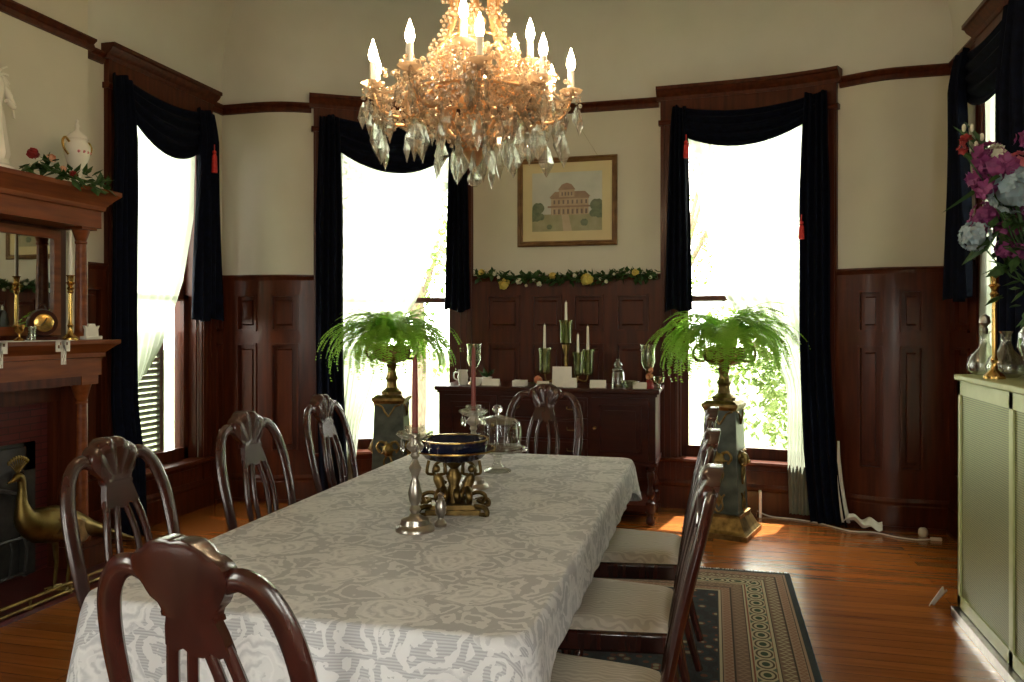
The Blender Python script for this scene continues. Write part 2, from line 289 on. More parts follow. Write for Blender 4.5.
# ------------------------------------------------------------------ mesh builder
class MB:
    def __init__(s): s.v = []; s.f = []; s.uv = None; s.mi = []; s.cur = 0
    def add(s, vs, fs):
        n = len(s.v); s.v.extend([tuple(v) for v in vs]); s.f.extend([tuple(i + n for i in f) for f in fs]); s.mi.extend([s.cur] * len(fs)); return s
    def box(s, a, b, rz=0, c=None):
        x0, y0, z0 = a; x1, y1, z1 = b
        vs = [(x, y, z) for z in (z0, z1) for (x, y) in ((x0, y0), (x1, y0), (x1, y1), (x0, y1))]
        if rz:
            cx, cy = c or ((x0 + x1) / 2, (y0 + y1) / 2); k, q = math.cos(rz), math.sin(rz)
            vs = [(cx + (x - cx) * k - (y - cy) * q, cy + (x - cx) * q + (y - cy) * k, z) for x, y, z in vs]
        return s.add(vs, [(3, 2, 1, 0), (4, 5, 6, 7), (0, 1, 5, 4), (1, 2, 6, 5), (2, 3, 7, 6), (3, 0, 4, 7)])
    def frustum(s, c, w0, w1, z0, z1, d0=None, d1=None):
        d0 = w0 if d0 is None else d0; d1 = w1 if d1 is None else d1; vs = []
        for w, d, z in ((w0, d0, z0), (w1, d1, z1)):
            vs += [(c[0] - w / 2, c[1] - d / 2, z), (c[0] + w / 2, c[1] - d / 2, z), (c[0] + w / 2, c[1] + d / 2, z), (c[0] - w / 2, c[1] + d / 2, z)]
        return s.add(vs, [(3, 2, 1, 0), (4, 5, 6, 7), (0, 1, 5, 4), (1, 2, 6, 5), (2, 3, 7, 6), (3, 0, 4, 7)])
    def lathe(s, prof, c=(0, 0, 0), n=20, cap=True, sq=None, axis=None):
        rows = []
        for r, z in prof:
            row = []
            for i in range(n):
                a = 2 * PI * i / n; rr = r * (sq(a, z) if sq else 1)
                row.append(Vector((rr * math.cos(a), rr * math.sin(a), z)))
            rows.append(row)
        if axis is not None:
            q = Vector((0, 0, 1)).rotation_difference(Vector(axis).normalized())
            rows = [[q @ p for p in row] for row in rows]
        vs = [(p.x + c[0], p.y + c[1], p.z + c[2]) for row in rows for p in row]; fs = []
        for j in range(len(prof) - 1):
            for i in range(n): fs.append((j * n + i, j * n + (i + 1) % n, (j + 1) * n + (i + 1) % n, (j + 1) * n + i))
        if cap:
            if prof[0][0] > 1e-5: fs.append(tuple(range(n - 1, -1, -1)))
            if prof[-1][0] > 1e-5: fs.append(tuple((len(prof) - 1) * n + i for i in range(n)))
        return s.add(vs, fs)
    def tube(s, pts, rad, n=8, closed=False, flat=None, up=None):
        """rad: number, list or list of (a,b) ellipse radii; flat vector fixes the b axis"""
        P = [Vector(p) for p in pts]; m = len(P)
        if not hasattr(rad, '__len__'): rad = [rad] * m
        vs = []; prev = None
        for i in range(m):
            if closed: t = P[(i + 1) % m] - P[i - 1]
            else: t = P[min(i + 1, m - 1)] - P[max(i - 1, 0)]
            if t.length < 1e-9: t = Vector((0, 0, 1))
            t.normalize()
            if flat is not None: b = Vector(flat) - t * t.dot(Vector(flat)); b.normalize(); a = b.cross(t)
            else:
                if prev is None:
                    ref = Vector((0, 0, 1)) if abs(t.z) < .9 else Vector((1, 0, 0)); a = t.cross(ref).normalized()
                else:
                    a = prev - t * prev.dot(t)
                    a = a.normalized() if a.length > 1e-6 else t.orthogonal().normalized()
                b = t.cross(a); prev = a
            r = rad[i]; ra, rb = r if hasattr(r, '__len__') else (r, r)
            for k in range(n):
                w = 2 * PI * k / n; vs.append(P[i] + a * (ra * math.cos(w)) + b * (rb * math.sin(w)))
        fs = []; mm = m if closed else m - 1
        for j in range(mm):
            for k in range(n): fs.append((j * n + k, j * n + (k + 1) % n, ((j + 1) % m) * n + (k + 1) % n, ((j + 1) % m) * n + k))
        if not closed: fs.append(tuple(range(n - 1, -1, -1))); fs.append(tuple((m - 1) * n + k for k in range(n)))
        return s.add(vs, fs)
    def grid(s, fn, nu, nv, thick=None):
        vs = [fn(i / nu, j / nv) for j in range(nv + 1) for i in range(nu + 1)]
        fs = [(j * (nu + 1) + i, j * (nu + 1) + i + 1, (j + 1) * (nu + 1) + i + 1, (j + 1) * (nu + 1) + i) for j in range(nv) for i in range(nu)]
        return s.add(vs, fs)
    def prism(s, poly, fn0, fn1):
        n = len(poly); vs = [fn0(*p) for p in poly] + [fn1(*p) for p in poly]
        fs = [tuple(range(n - 1, -1, -1)), tuple(range(n, 2 * n))] + [(i, (i + 1) % n, n + (i + 1) % n, n + i) for i in range(n)]
        return s.add(vs, fs)
    def sphere(s, c, r, nu=10, nv=6, sc=(1, 1, 1)):
        prof = [(math.sin(PI * j / nv), -math.cos(PI * j / nv)) for j in range(nv + 1)]
        prof[0] = (1e-4, -1); prof[-1] = (1e-4, 1); k = len(s.v)
        s.lathe([(a * r, b * r) for a, b in prof], (0, 0, 0), nu, True)
        for i in range(k, len(s.v)):
            x, y, z = s.v[i]; s.v[i] = (c[0] + x * sc[0], c[1] + y * sc[1], c[2] + z * sc[2])
        return s
    def blob(s, c, r, seedv, petals=5):
        """rose / pompom head: a lumpy ball of petal discs"""
        rnd = random.Random(seedv)
        for k in range(petals):
            a = Vector((rnd.uniform(-1, 1), rnd.uniform(-1, 1), rnd.uniform(-.6, 1))).normalized()
            q = Vector((0, 0, 1)).rotation_difference(a); rr = r * rnd.uniform(.42, .6); cc = Vector(c) + a * r * .55
            ring = [cc + q @ Vector((rr * math.cos(t * PI / 3), rr * math.sin(t * PI / 3), rr * .25 * (t % 2))) for t in range(6)]
            s.add(ring + [cc - a * rr * .25], [(i, (i + 1) % 6, 6) for i in range(6)])
        s.sphere(c, r * .62, 8, 5)
        return s
    def leaf(s, p, d, up, L, w):
        p = Vector(p); d = Vector(d).normalized(); side = d.cross(Vector(up)); side = side.normalized() if side.length > 1e-4 else Vector((1, 0, 0)); nn = side.cross(d)
        s.add([p, p + d * L * .45 + side * w - nn * L * .06, p + d * L - nn * L * .15, p + d * L * .45 - side * w - nn * L * .06, p + d * L * .45 + nn * L * .03], [(0, 1, 4), (1, 2, 4), (2, 3, 4), (3, 0, 4)])
        return s
    def build(s, name, mat, parent=None, smooth=40, mods=None, loc=None, recalc=True):
        me = bpy.data.meshes.new(name); me.from_pydata(s.v, [], s.f)
        for m_ in (mat if isinstance(mat, (list, tuple)) else [mat]): me.materials.append(m_)
        if isinstance(mat, (list, tuple)): me.polygons.foreach_set('material_index', s.mi)
        if recalc:
            bm = bmesh.new(); bm.from_mesh(me); bmesh.ops.recalc_face_normals(bm, faces=bm.faces); bm.to_mesh(me); bm.free()
        me.update()
        if smooth:
            me.polygons.foreach_set('use_smooth', [True] * len(me.polygons)); me.set_sharp_from_angle(angle=math.radians(smooth))
        o = bpy.data.objects.new(name, me); C.objects.link(o)
        if parent: o.parent = parent
        if loc: o.location = loc
        return o
def solid(o, t, off=0):
    m = o.modifiers.new('thickness', 'SOLIDIFY'); m.thickness = t; m.offset = off; return o
def bev(o, w, n=2):
    m = o.modifiers.new('bevel', 'BEVEL'); m.width = w; m.segments = n; m.limit_method = 'ANGLE'; m.angle_limit = math.radians(50); return o
def thing(name, label, cat, loc=(0, 0, 0), rz=0, group=None):
    o = bpy.data.objects.new(name, None); C.objects.link(o); o.empty_display_size = .1; o.location = loc; o.rotation_euler = (0, 0, rz)
    o['label'] = label; o['category'] = cat
    if group: o['group'] = group
    return o
def tag(o, label, cat, group=None):
    o['label'] = label; o['category'] = cat
    if group: o['group'] = group
    return o
def struct(o): o['kind'] = 'structure'; return o
def dup(root, loc=None, rz=None, label=None, group=None):
    r = root.copy(); C.objects.link(r)
    if loc is not None: r.location = loc
    if rz is not None: r.rotation_euler = (0, 0, rz)
    if label: r['label'] = label
    if group: r['group'] = group
    for ch in list(root.children):
        c = ch.copy(); C.objects.link(c); c.parent = r
        for g in ch.children:
            d = g.copy(); C.objects.link(d); d.parent = c
    return r
def smooth_path(pts, n=6, closed=False):
    P = [Vector(p) for p in pts]; out = []; m = len(P)
    rng = range(m) if closed else range(m - 1)
    for i in rng:
        if closed: a, b, c, d = P[i - 1], P[i], P[(i + 1) % m], P[(i + 2) % m]
        else: a, b, c, d = P[max(i - 1, 0)], P[i], P[i + 1], P[min(i + 2, m - 1)]
        for k in range(n):
            t = k / n; out.append(.5 * ((2 * b) + (c - a) * t + (2 * a - 5 * b + 4 * c - d) * t * t + (3 * b - a - 3 * c + d) * t ** 3))
    if not closed: out.append(P[-1])
    return out
# ================================================================== THE ROOM
XL, XR, YREAR = -3.97, 1.63, -3.0
HC = 3.97                    # ceiling
ZR = 3.27                    # picture rail top
ZW = 1.86                    # wainscot top
_bx = np.array([-3.97, -3.48, -3.27, -2.92, -2.5, -1.96, -1.2, -.5, .2, .55, .93, 1.13, 1.63])
_by = np.array([5.88, 5.87, 5.95, 6.17, 6.37, 6.49, 6.53, 6.52, 6.48, 6.43, 6.32, 6.18, 6.17])
def bowy(x):
    tot = 0
    for k in range(-4, 5): tot += float(np.interp(x + k * .035, _bx, _by))
    return tot / 9
class Wall:
    def __init__(s, kind): s.k = kind
    def P(s, t, o, z):
        if s.k == 'back':
            y = bowy(t); dy = (bowy(t + .02) - bowy(t - .02)) / .04; l = math.hypot(1, dy)
            return (t + o * dy / l, y - o / l, z)
        if s.k == 'left': return (XL + o, t, z)
        if s.k == 'right': return (XR - o, t, z)
        if s.k == 'rear': return (t, YREAR + o, z)
    def sweep(s, mb, s0, s1, cs_, step=.07):
        n = max(1, int(math.ceil(abs(s1 - s0) / step))) if s.k == 'back' else 1
        m = len(cs_); vs = []; fs = []
        for i in range(n + 1):
            t = s0 + (s1 - s0) * i / n
            for o, z in cs_: vs.append(s.P(t, o, z))
        for i in range(n):
            for j in range(m): fs.append((i * m + j, i * m + (j + 1) % m, (i + 1) * m + (j + 1) % m, (i + 1) * m + j))
        fs.append(tuple(range(m - 1, -1, -1))); fs.append(tuple(n * m + j for j in range(m)))
        mb.add(vs, fs)
    def slab(s, mb, s0, s1, o0, o1, z0, z1): s.sweep(mb, s0, s1, [(o0, z0), (o1, z0), (o1, z1), (o0, z1)])
WB, WL, WR, WREAR = Wall('back'), Wall('left'), Wall('right'), Wall('rear')
SILL, HEAD, TH = .40, 3.05, .22
# window openings (s0, s1)
OPN = {'left': [(-1.9, -.7), (4.68, 5.56)], 'back': [(-3.06, -2.10), (-.27, .76)], 'right': [(-1.9, -.7), (4.62, 5.42)], 'rear': [(.55, 1.3)]}
def wallmesh(W, key, s0, s1, name):
    mb = MB(); cur = s0
    for a, b in OPN[key]:
        W.slab(mb, cur, a, 0, -TH, 0, HC + .1); W.slab(mb, a, b, 0, -TH, 0, SILL - .03); W.slab(mb, a, b, 0, -TH, HEAD + .03, HC + .1); cur = b
    W.slab(mb, cur, s1, 0, -TH, 0, HC + .1)
    return struct(mb.build(name, M['plaster'], smooth=25))
wallmesh(WL, 'left', YREAR, 5.88, 'wall_left'); wallmesh(WR, 'right', YREAR, 6.17, 'wall_right')
wallmesh(WB, 'back', XL - .2, XR + .2, 'wall_back'); wallmesh(WREAR, 'rear', XL, XR, 'wall_rear')
struct(MB().box((XL - .3, YREAR - .3, -.12), (XR + .3, 6.9, 0)).build('floor', M['floor'], smooth=0))
mb = MB(); mb.box((XL - .3, YREAR - .3, HC), (XR + .3, 6.9, HC + .1))
CV = .5
arc = [(0, ZR - .03), (.004, ZR - .03), (.004, HC - CV)] + [(.004 + CV - CV * math.cos(t * PI / 16), HC - CV + CV * math.sin(t * PI / 16)) for t in range(1, 9)] + [(0, HC + .002)]
for W, a, b in ((WL, YREAR, 5.88), (WR, YREAR, 6.17), (WB, XL, XR), (WREAR, XL, XR)): W.sweep(mb, a, b, arc)
struct(mb.build('ceiling', M['ceiling'], smooth=30))
# chimney breast
BX = -3.85
struct(MB().box((XL, 1.88, 0), (BX, 4.27, HC - .2)).build('wall_chimney_breast', M['plaster'], smooth=0))
# ---- picture rails
RAIL = [(0, ZR - .075), (.018, ZR - .07), (.028, ZR - .045), (.022, ZR - .03), (.045, ZR - .012), (.045, ZR), (0, ZR)]
mb = MB()
for a, b in ((XL, -3.21), (-1.95, -.42), (.91, XR)): WB.sweep(mb, a, b, RAIL)
struct(mb.build('trim_1', M['wood'], smooth=35))
mb = MB(); WL.sweep(mb, -.53, 1.88, RAIL); WL.sweep(mb, 4.27, 4.53, RAIL); WL.sweep(mb, 5.71, 5.88, RAIL)
WL.sweep(mb, 1.86, 4.30, [(o + .12 if i not in (0, 6) else .115, z) for i, (o, z) in enumerate(RAIL)])
struct(mb.build('trim_2', M['wood'], smooth=35))
mb = MB(); WR.sweep(mb, -.53, 4.47, RAIL); WR.sweep(mb, 5.57, 6.17, RAIL)
struct(mb.build('trim_3', M['wood'], smooth=35))
# ---- wainscot
def wainscot(W, s0, s1, cols, name, rows=((.42, 1.30), (1.40, 1.70)), z1=ZW, base=True):
    mb = MB(); W.slab(mb, s0, s1, 0, .012, 0, z1 - .03)
    zs = [.22] + [z for r in rows for z in r] + [z1 - .03]
    for i in range(0, len(zs), 2): W.slab(mb, s0, s1, .01, .034, zs[i], zs[i + 1])
    edges = [s0] + [e for c in cols for e in c] + [s1]
    for r in rows:
        for i in range(0, len(edges), 2): W.slab(mb, edges[i], edges[i + 1], .01, .034, r[0], r[1])
        for a, b in cols:
            m_ = .016
            for (p, q, u, v) in ((a, b, r[0], r[0] + m_), (a, b, r[1] - m_, r[1])): W.slab(mb, p, q, .01, .050, u, v)
            for (p, q) in ((a, a + m_), (b - m_, b)): W.slab(mb, p, q, .01, .050, r[0], r[1])
            k = .045; W.sweep(mb, a + k, b - k, [(.01, r[0] + k), (.030, r[0] + k + .012), (.030, r[1] - k - .012), (.01, r[1] - k)])
    W.sweep(mb, s0, s1, [(0, z1 - .045), (.036, z1 - .045), (.045, z1 - .02), (.055, z1 - .012), (.055, z1), (0, z1)])
    if base:
        W.sweep(mb, s0, s1, [(0, 0), (.05, 0), (.05, .17), (.042, .18), (.046, .20), (.036, .225), (0, .225)]); W.slab(mb, s0, s1, .04, .062, 0, .03)
    return struct(mb.build(name, M['wood'], smooth=25))
wainscot(WB, -3.95, -3.193, [(-3.80, -3.62), (-3.50, -3.30)], 'trim_4')
wainscot(WB, -1.967, -.403, [(-1.84, -1.56), (-1.46, -1.21), (-1.11, -.86), (-.76, -.50)], 'trim_5')
wainscot(WB, .893, 1.62, [(1.03, 1.18), (1.28, 1.43)], 'trim_6')
wainscot(WL, 5.71, 5.87, [(5.75, 5.83)], 'trim_7')
wainscot(WL, 4.27, 4.53, [(4.31, 4.48)], 'trim_8')
wainscot(WR, 5.57, 6.16, [(5.68, 5.98)], 'trim_9')
wainscot(WR, -.55, 4.46, [(-.4 + k * .75, .15 + k * .75) for k in range(6)], 'trim_10')
wainscot(WL, -.55, 1.88, [(-.4 + k * .75, .15 + k * .75) for k in range(3)], 'trim_11')
# ---- windows
def window(W, a, b, n, full=True):
    cw = .135
    mb = MB()
    for (p, q) in ((a - cw, a), (b, b + cw)):
        W.slab(mb, p, q, 0, .032, .0, HEAD + .02)
        W.slab(mb, p + .012, p + .030, .03, .044, .22, HEAD); W.slab(mb, q - .030, q - .012, .03, .044, .22, HEAD)
        W.slab(mb, (p + q) / 2 - .012, (p + q) / 2 + .012, .03, .038, .22, HEAD)
    W.slab(mb, a - cw, b + cw, 0, .04, HEAD + .01, 3.28)
    W.sweep(mb, a - cw - .03, b + cw + .03, [(0, 3.235), (.045, 3.235), (.055, 3.26), (.085, 3.285), (.095, 3.305), (.11, 3.31), (.11, 3.335), (0, 3.335)])
    W.sweep(mb, a - cw - .015, b + cw + .015, [(0, HEAD - .01), (.05, HEAD - .01), (.06, HEAD + .012), (.05, HEAD + .03), (0, HEAD + .03)])
    fr = struct(mb.build('window_%d' % n, M['wood'], smooth=25))
    mb = MB(); W.slab(mb, a, a + .02, -.005, -TH + .02, SILL - .03, HEAD + .03); W.slab(mb, b - .02, b, -.005, -TH + .02, SILL - .03, HEAD + .03)
    W.slab(mb, a, b, -.005, -TH + .02, HEAD, HEAD + .03); W.slab(mb, a, b, -.005, -TH - .03, SILL - .05, SILL - .01); mb.build('jamb', M['wood'], fr, smooth=0)
    mb = MB(); W.sweep(mb, a - cw - .02, b + cw + .02, [(-.06, SILL - .03), (.095, SILL - .03), (.105, SILL - .015), (.095, SILL), (-.06, SILL)])
    W.slab(mb, a, b, 0, .034, .2, SILL - .03); W.slab(mb, a + .05, b - .05, .03, .042, .26, SILL - .07)
    W.sweep(mb, a - cw, b + cw, [(0, 0), (.05, 0), (.05, .17), (.042, .18), (.046, .20), (.036, .225), (0, .225)])
    mb.build('window_sill', M['wood'], fr, smooth=25)
    mb = MB(); a2, b2 = a + .02, b - .02
    zm = 1.66
    for (z0, z1, o0, rb, rt) in ((SILL - .01, zm + .025, -.075, .095, .035), (zm - .02, HEAD, -.115, .04, .06)):
        W.slab(mb, a2, a2 + .055, o0, o0 - .035, z0, z1); W.slab(mb, b2 - .055, b2, o0, o0 - .035, z0, z1)
        W.slab(mb, a2, b2, o0, o0 - .035, z0, z0 + rb); W.slab(mb, a2, b2, o0, o0 - .035, z1 - rt, z1)
    mb.build('sash', M['wood'], fr, smooth=0)
    mb = MB(); W.slab(mb, a2 + .05, b2 - .05, -.090, -.094, SILL + .06, zm + .01); W.slab(mb, a2 + .05, b2 - .05, -.130, -.134, zm, HEAD - .04)
    mb.build('pane', M['pane'], fr, smooth=0)
    # portal guiding the daylight through this opening
    pd = bpy.data.lights.new('daylight_opening', 'AREA'); pd.shape = 'RECTANGLE'; pd.size = b - a; pd.size_y = HEAD - SILL; pd.cycles.is_portal = True
    po = bpy.data.objects.new('daylight_opening', pd); C.objects.link(po)
    mid = Vector(W.P((a + b) / 2, -TH - .06, (SILL + HEAD) / 2)); inn = Vector(W.P((a + b) / 2, 0, (SILL + HEAD) / 2)) - mid
    po.location = mid; po.rotation_euler = (-inn).to_track_quat('Z', 'Y').to_euler()
    return fr
window(WL, *OPN['left'][1], 1); window(WB, *OPN['back'][0], 2); window(WB, *OPN['back'][1], 3); window(WR, *OPN['right'][1], 4)
window(WREAR, *OPN['rear'][0], 5); window(WL, *OPN['left'][0], 6); window(WR, *OPN['right'][0], 7)  # unseen windows behind the camera, added to let in daylight
# ---- outside
struct(MB().box((-45, -25, -.75), (45, 60, -.7)).build('lawn', M['grass'], smooth=0))
def tree(x, y, h, r, seed, label, n=4200, low=.25):
    rnd = random.Random(seed); t = thing('tree', label, 'tree', (x, y, -.7))
    mb = MB(); mb.tube(smooth_path([(0, 0, -.05), (.05, .05, h * .3), (-.05, 0, h * .6), (.05, 0, h * .9)], 4), [.16 - .012 * i for i in range(13)], 8)
    for k in range(5):
        a = rnd.uniform(0, 6.28); mb.tube([(0, 0, h * .35), (math.cos(a) * r * .4, math.sin(a) * r * .4, h * (.5 + .07 * k)), (math.cos(a) * r * .8, math.sin(a) * r * .8, h * (.6 + .07 * k))], [.07, .04, .02], 6)
    mb.build('trunk', M['bark'], t)
    mb = MB()
    for k in range(n):
        u = Vector((rnd.gauss(0, 1), rnd.gauss(0, 1), rnd.gauss(0, 1))).normalized() * rnd.uniform(.35, 1) ** .5
        lump = .75 + .25 * math.sin(5 * u.x + seed) * math.cos(4 * u.y + 2 * u.z)
        p = Vector((u.x * r * lump, u.y * r * lump, h * (low + (1 - low) * .5) + u.z * h * (1 - low) * .5 * lump))
        d = Vector((rnd.uniform(-1, 1), rnd.uniform(-1, 1), rnd.uniform(-1, .4)))
        mb.leaf(p, d, (0, 0, 1), rnd.uniform(.07, .13), rnd.uniform(.025, .045))
    mb.build('foliage', M['tree_leaf'], t, smooth=0, recalc=False)
tree(-4.6, 12.0, 6.5, 1.9, 3, 'leafy green tree outside the left window of the back wall', low=.3)
tree(-.8, 16.0, 7.5, 2.2, 8, 'sunlit tree beyond the sideboard wall, between the two back windows', low=.25)
tree(3.2, 14.0, 6.0, 1.8, 5, 'pale sunlit tree outside the right window of the back wall', low=.35)
tree(1.2, 10.5, 3.6, 1.4, 12, 'low leafy shrub tree outside the right window of the back wall', low=.02, n=5200)
tree(-2.2, 10.0, 3.2, 1.4, 13, 'low leafy shrub tree outside the left window of the back wall', low=.02, n=5200)
tree(6.5, 11.0, 6.0, 2.2, 6, 'leafy tree outside the window on the right wall')
# ---- louvred shutter outside the left wall window
sh = thing('window_shutter', 'grey louvred shutter outside the window beside the fireplace', 'shutter', (XL - TH - .001, 5.19, .05))
mb = MB(); mb.box((-.03, -.25, 0), (0, -.20, 1.35)).box((-.03, .20, 0), (0, .25, 1.35)).box((-.03, -.21, 0), (0, .21, .1)).box((-.03, -.21, 1.28), (0, .21, 1.35)).build('frame', M['shutter'], sh, smooth=0)
mb = MB()
for k in range(26): z = .12 + k * .045; mb.add([(-.035, -.205, z), (.005, -.205, z + .03), (.005, .205, z + .03), (-.035, .205, z), (-.035, -.205, z + .008), (.005, -.205, z + .038), (.005, .205, z + .038), (-.035, .205, z + .008)], [(0, 1, 2, 3), (7, 6, 5, 4), (0, 4, 5, 1), (3, 2, 6, 7), (1, 5, 6, 2), (0, 3, 7, 4)])
mb.build('louvres', M['shutter'], sh, smooth=0)
# ================================================================== CURTAINS
def swag(W, a, b, za, zb, zmid, ca, cb, name_label, tass=(), seed=1, zt=3.17):
    """one dark scarf: valance swag (za/zb: lower ends of the swag) and a fall of cloth at either side.
    ca, cb = (s0, s1, zbottom, flare)"""
    mid = W.P((a + b) / 2, .1, 0)
    t = thing('velvet_curtain', name_label, 'curtain', (mid[0], mid[1], 0), 0, None)
    L0 = Vector((mid[0], mid[1], 0))
    def PP(s, o, z): return Vector(W.P(s, o, z)) - L0
    def fn(u, v):
        s = a + (b - a) * u; low = (za * (1 - u) + zb * u) - (min(za, zb) - zmid) * (4 * u * (1 - u)) ** .8
        top = zt - .07 * (4 * u * (1 - u)); z = top + (low - top) * v
        f = math.sin(v * 2 * PI * 4.2 + 1.2 * math.sin(PI * u)) * .022 * (.35 + .65 * math.sin(PI * u))
        return PP(s, .085 + .05 * math.sin(PI * u) * math.sin(PI * min(v * 1.2, 1)) + f, z)
    solid(MB().grid(fn, 36, 34).build('swag', M['velvet'], t, recalc=False), .006)
    for k, (s0, s1, zb_, fl) in enumerate((ca, cb)):
        rnd = random.Random(seed * 10 + k); npl = 4; ph = rnd.uniform(0, 6)
        def fp(u, v, s0=s0, s1=s1, zb_=zb_, fl=fl, ph=ph, k=k):
            z = zt - .01 + (zb_ - zt) * v; w = (s1 - s0) * ((.72 + .28 * min(1, v * 4)) if zb_ < 1 else (.50 + .50 * v ** .7)); c0 = (s0 + s1) / 2
            w *= 1 + fl * max(0, v - .6) * 1.2
            s = c0 + (u - .5) * w + fl * .22 * max(0, (v - .55) / .45) ** 1.6
            o = .125 + .030 * math.sin(u * 2 * PI * npl + ph + v * .8) + .01 * math.sin(u * 9 + v * 5)
            o = o * (.78 + .22 * min(1, v * 8)) + (.045 * max(0, min(1, (.9 - z) / .4)) if zb_ < 1 else 0); return PP(s, o, max(z + .015 * math.sin(u * 8 + ph), .012))
        solid(MB().grid(fp, 48, 30).build('side_panel', M['velvet'], t, recalc=False), .006)
    for (s, z, l) in tass:
        mb = MB(); p = PP(s, .19, z)
        mb.tube([p + Vector((0, 0, .06)), p], .004, 6); mb.sphere((p.x, p.y, p.z), .016, 10, 6)
        mb.lathe([(.012, -.015), (.018, -.03), (.022, -l), (.001, -l - .002)], tuple(p), 12)
        mb.build('tassel', M['red'], t)
    return t
def interp(tab, z):
    zs = [r[0] for r in tab][::-1]; ss = [r[1] for r in tab][::-1]; return float(np.interp(z, zs, ss))
def sheercurtain(W, left, right, z0, label, zbot=None, o0=.035):
    mid = W.P(interp(left, 2), 0, 0); L0 = Vector((mid[0], mid[1], 0))
    def fn(u, v):
        z = 3.10 + (z0 - 3.10) * v; a, b = interp(left, z), interp(right, z); s = a + (b - a) * u
        w = max(.12, abs(b - a)); tight = min(1.6, .9 / w)
        if zbot: z = 3.10 + (zbot(u) - 3.10) * v
        o = o0 + (.075 * max(0, min(1, (.75 - z) / .3)) if z0 < .3 else 0) + .010 * math.sin(u * 2 * PI * 7 + 2 * v) * tight ** .5 + .006 * math.sin(u * 17 + 5 * v)
        return Vector(W.P(s, o, z)) - L0
    ob = MB().grid(fn, 110, 40).build('sheer_curtain', M['sheer'], recalc=False); ob.location = L0
    return tag(ob, label, 'curtain')
swag(WB, -.30, .80, 2.99, 3.05, 2.80, (-.36, -.15, 1.57, 0), (.66, .88, .01, .5), 'navy velvet curtain behind the right fern, its long side trailing on the floor', [(-.19, 2.86, .12), (.68, 2.2, .12)], 2)
swag(WB, -3.10, -2.02, 2.97, 3.0, 2.70, (-3.18, -3.00, .01, .15), (-2.19, -1.97, 1.58, 0), 'navy velvet curtain draped on the window behind the left fern', [], 3)
swag(WL, 4.62, 5.58, 3.0, 2.94, 2.66, (4.50, 4.70, .01, .1), (5.34, 5.68, 1.50, 0), 'navy velvet curtain with red tassels on the window beside the fireplace', [(5.50, 2.80, .16)], 4, zt=3.14)
swag(WR, 4.60, 5.60, 2.9, 2.9, 2.74, (4.47, 4.84, .01, .1), (5.40, 5.80, 1.62, 0), 'navy velvet curtain on the right wall behind the flower arrangement', [], 5)
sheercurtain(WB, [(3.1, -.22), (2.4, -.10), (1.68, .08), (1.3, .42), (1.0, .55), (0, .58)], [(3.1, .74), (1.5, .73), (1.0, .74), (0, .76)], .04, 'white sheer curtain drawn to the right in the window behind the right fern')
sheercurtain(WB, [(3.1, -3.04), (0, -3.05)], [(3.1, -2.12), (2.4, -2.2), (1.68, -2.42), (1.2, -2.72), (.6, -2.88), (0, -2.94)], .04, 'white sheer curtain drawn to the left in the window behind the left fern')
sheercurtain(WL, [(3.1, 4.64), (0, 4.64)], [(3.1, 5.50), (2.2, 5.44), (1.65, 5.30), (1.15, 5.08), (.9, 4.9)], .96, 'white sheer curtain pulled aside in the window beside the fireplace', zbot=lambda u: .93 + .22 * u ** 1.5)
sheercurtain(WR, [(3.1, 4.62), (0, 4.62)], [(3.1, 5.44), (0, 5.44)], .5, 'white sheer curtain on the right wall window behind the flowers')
# white lining trailing on the floor from the long right curtain
L0 = Vector(WB.P(.9, .1, 0))
def lin(u, v):
    p = Vector((.84, 6.13, 1.0 - v * 2.2)) if v < .44 else None
    if v < .44: q = v / .44; c = Vector((.87 + .055 * q ** 2, 6.13, .60 * (1 - q) + .02)); w = .010 + .05 * q
    else: q = (v - .44) / .56; c = Vector((.925 + .22 * q, 6.12 - .06 * q, .02 + .025 * math.sin(q * 7) ** 2 + .05 * (1 - q) ** 3)); w = .06 + .015 * math.sin(q * PI)
    if v < .44: return (c.x + (u - .5) * w, c.y - .02 + .012 * math.sin(u * 14), c.z)
    return (c.x + .02 * (u - .5), c.y + (u - .5) * w * 2 - .02, c.z + .02 + .018 * math.sin(u * 11 + q * 5))
tag(solid(MB().grid(lin, 14, 40).build('curtain_lining', M['lining'], recalc=False), .004), 'white lining cloth trailing on the floor beside the long navy curtain', 'cloth')
# ================================================================== RUG, TABLE, CLOTH
RX, RY = -1.02, 4.88 - RL
rug = MB(); rug.box((-RW, -RL, 0), (RW, RL, .010)); rug = rug.build('rug', M['rug'], smooth=0, loc=(RX, RY, .001)); tag(rug, 'patterned persian rug with a navy edge under the dining table', 'rug')
mb = MB(); rnd = random.Random(3)
for k in range(420):
    x = -RW + 2 * RW * (k + .5) / 420; l = rnd.uniform(.03, .05); mb.tube([(x, RL, .004), (x + rnd.uniform(-.01, .01), RL + l, .002)], .0018, 3)
mb.build('fringe', M['lining'], rug, smooth=0)
TX0, TX1, TY0, TY1, TT = -1.57, -.405, 1.70, 4.18, .755
tcx, tcy = (TX0 + TX1) / 2, (TY0 + TY1) / 2
tb = thing('dining_table', 'long double pedestal dining table under the lace tablecloth', 'table', (tcx, tcy, .011))
hx, hy = (TX1 - TX0) / 2 - .026, (TY1 - TY0) / 2 - .026
bev(MB().box((-hx, -hy, .70), (hx, hy, .738)).build('table_top', M['chair'], tb), .008)
MB().box((-hx + .1, -hy + .1, .635), (hx - .1, hy - .1, .70)).build('apron', M['chair'], tb)
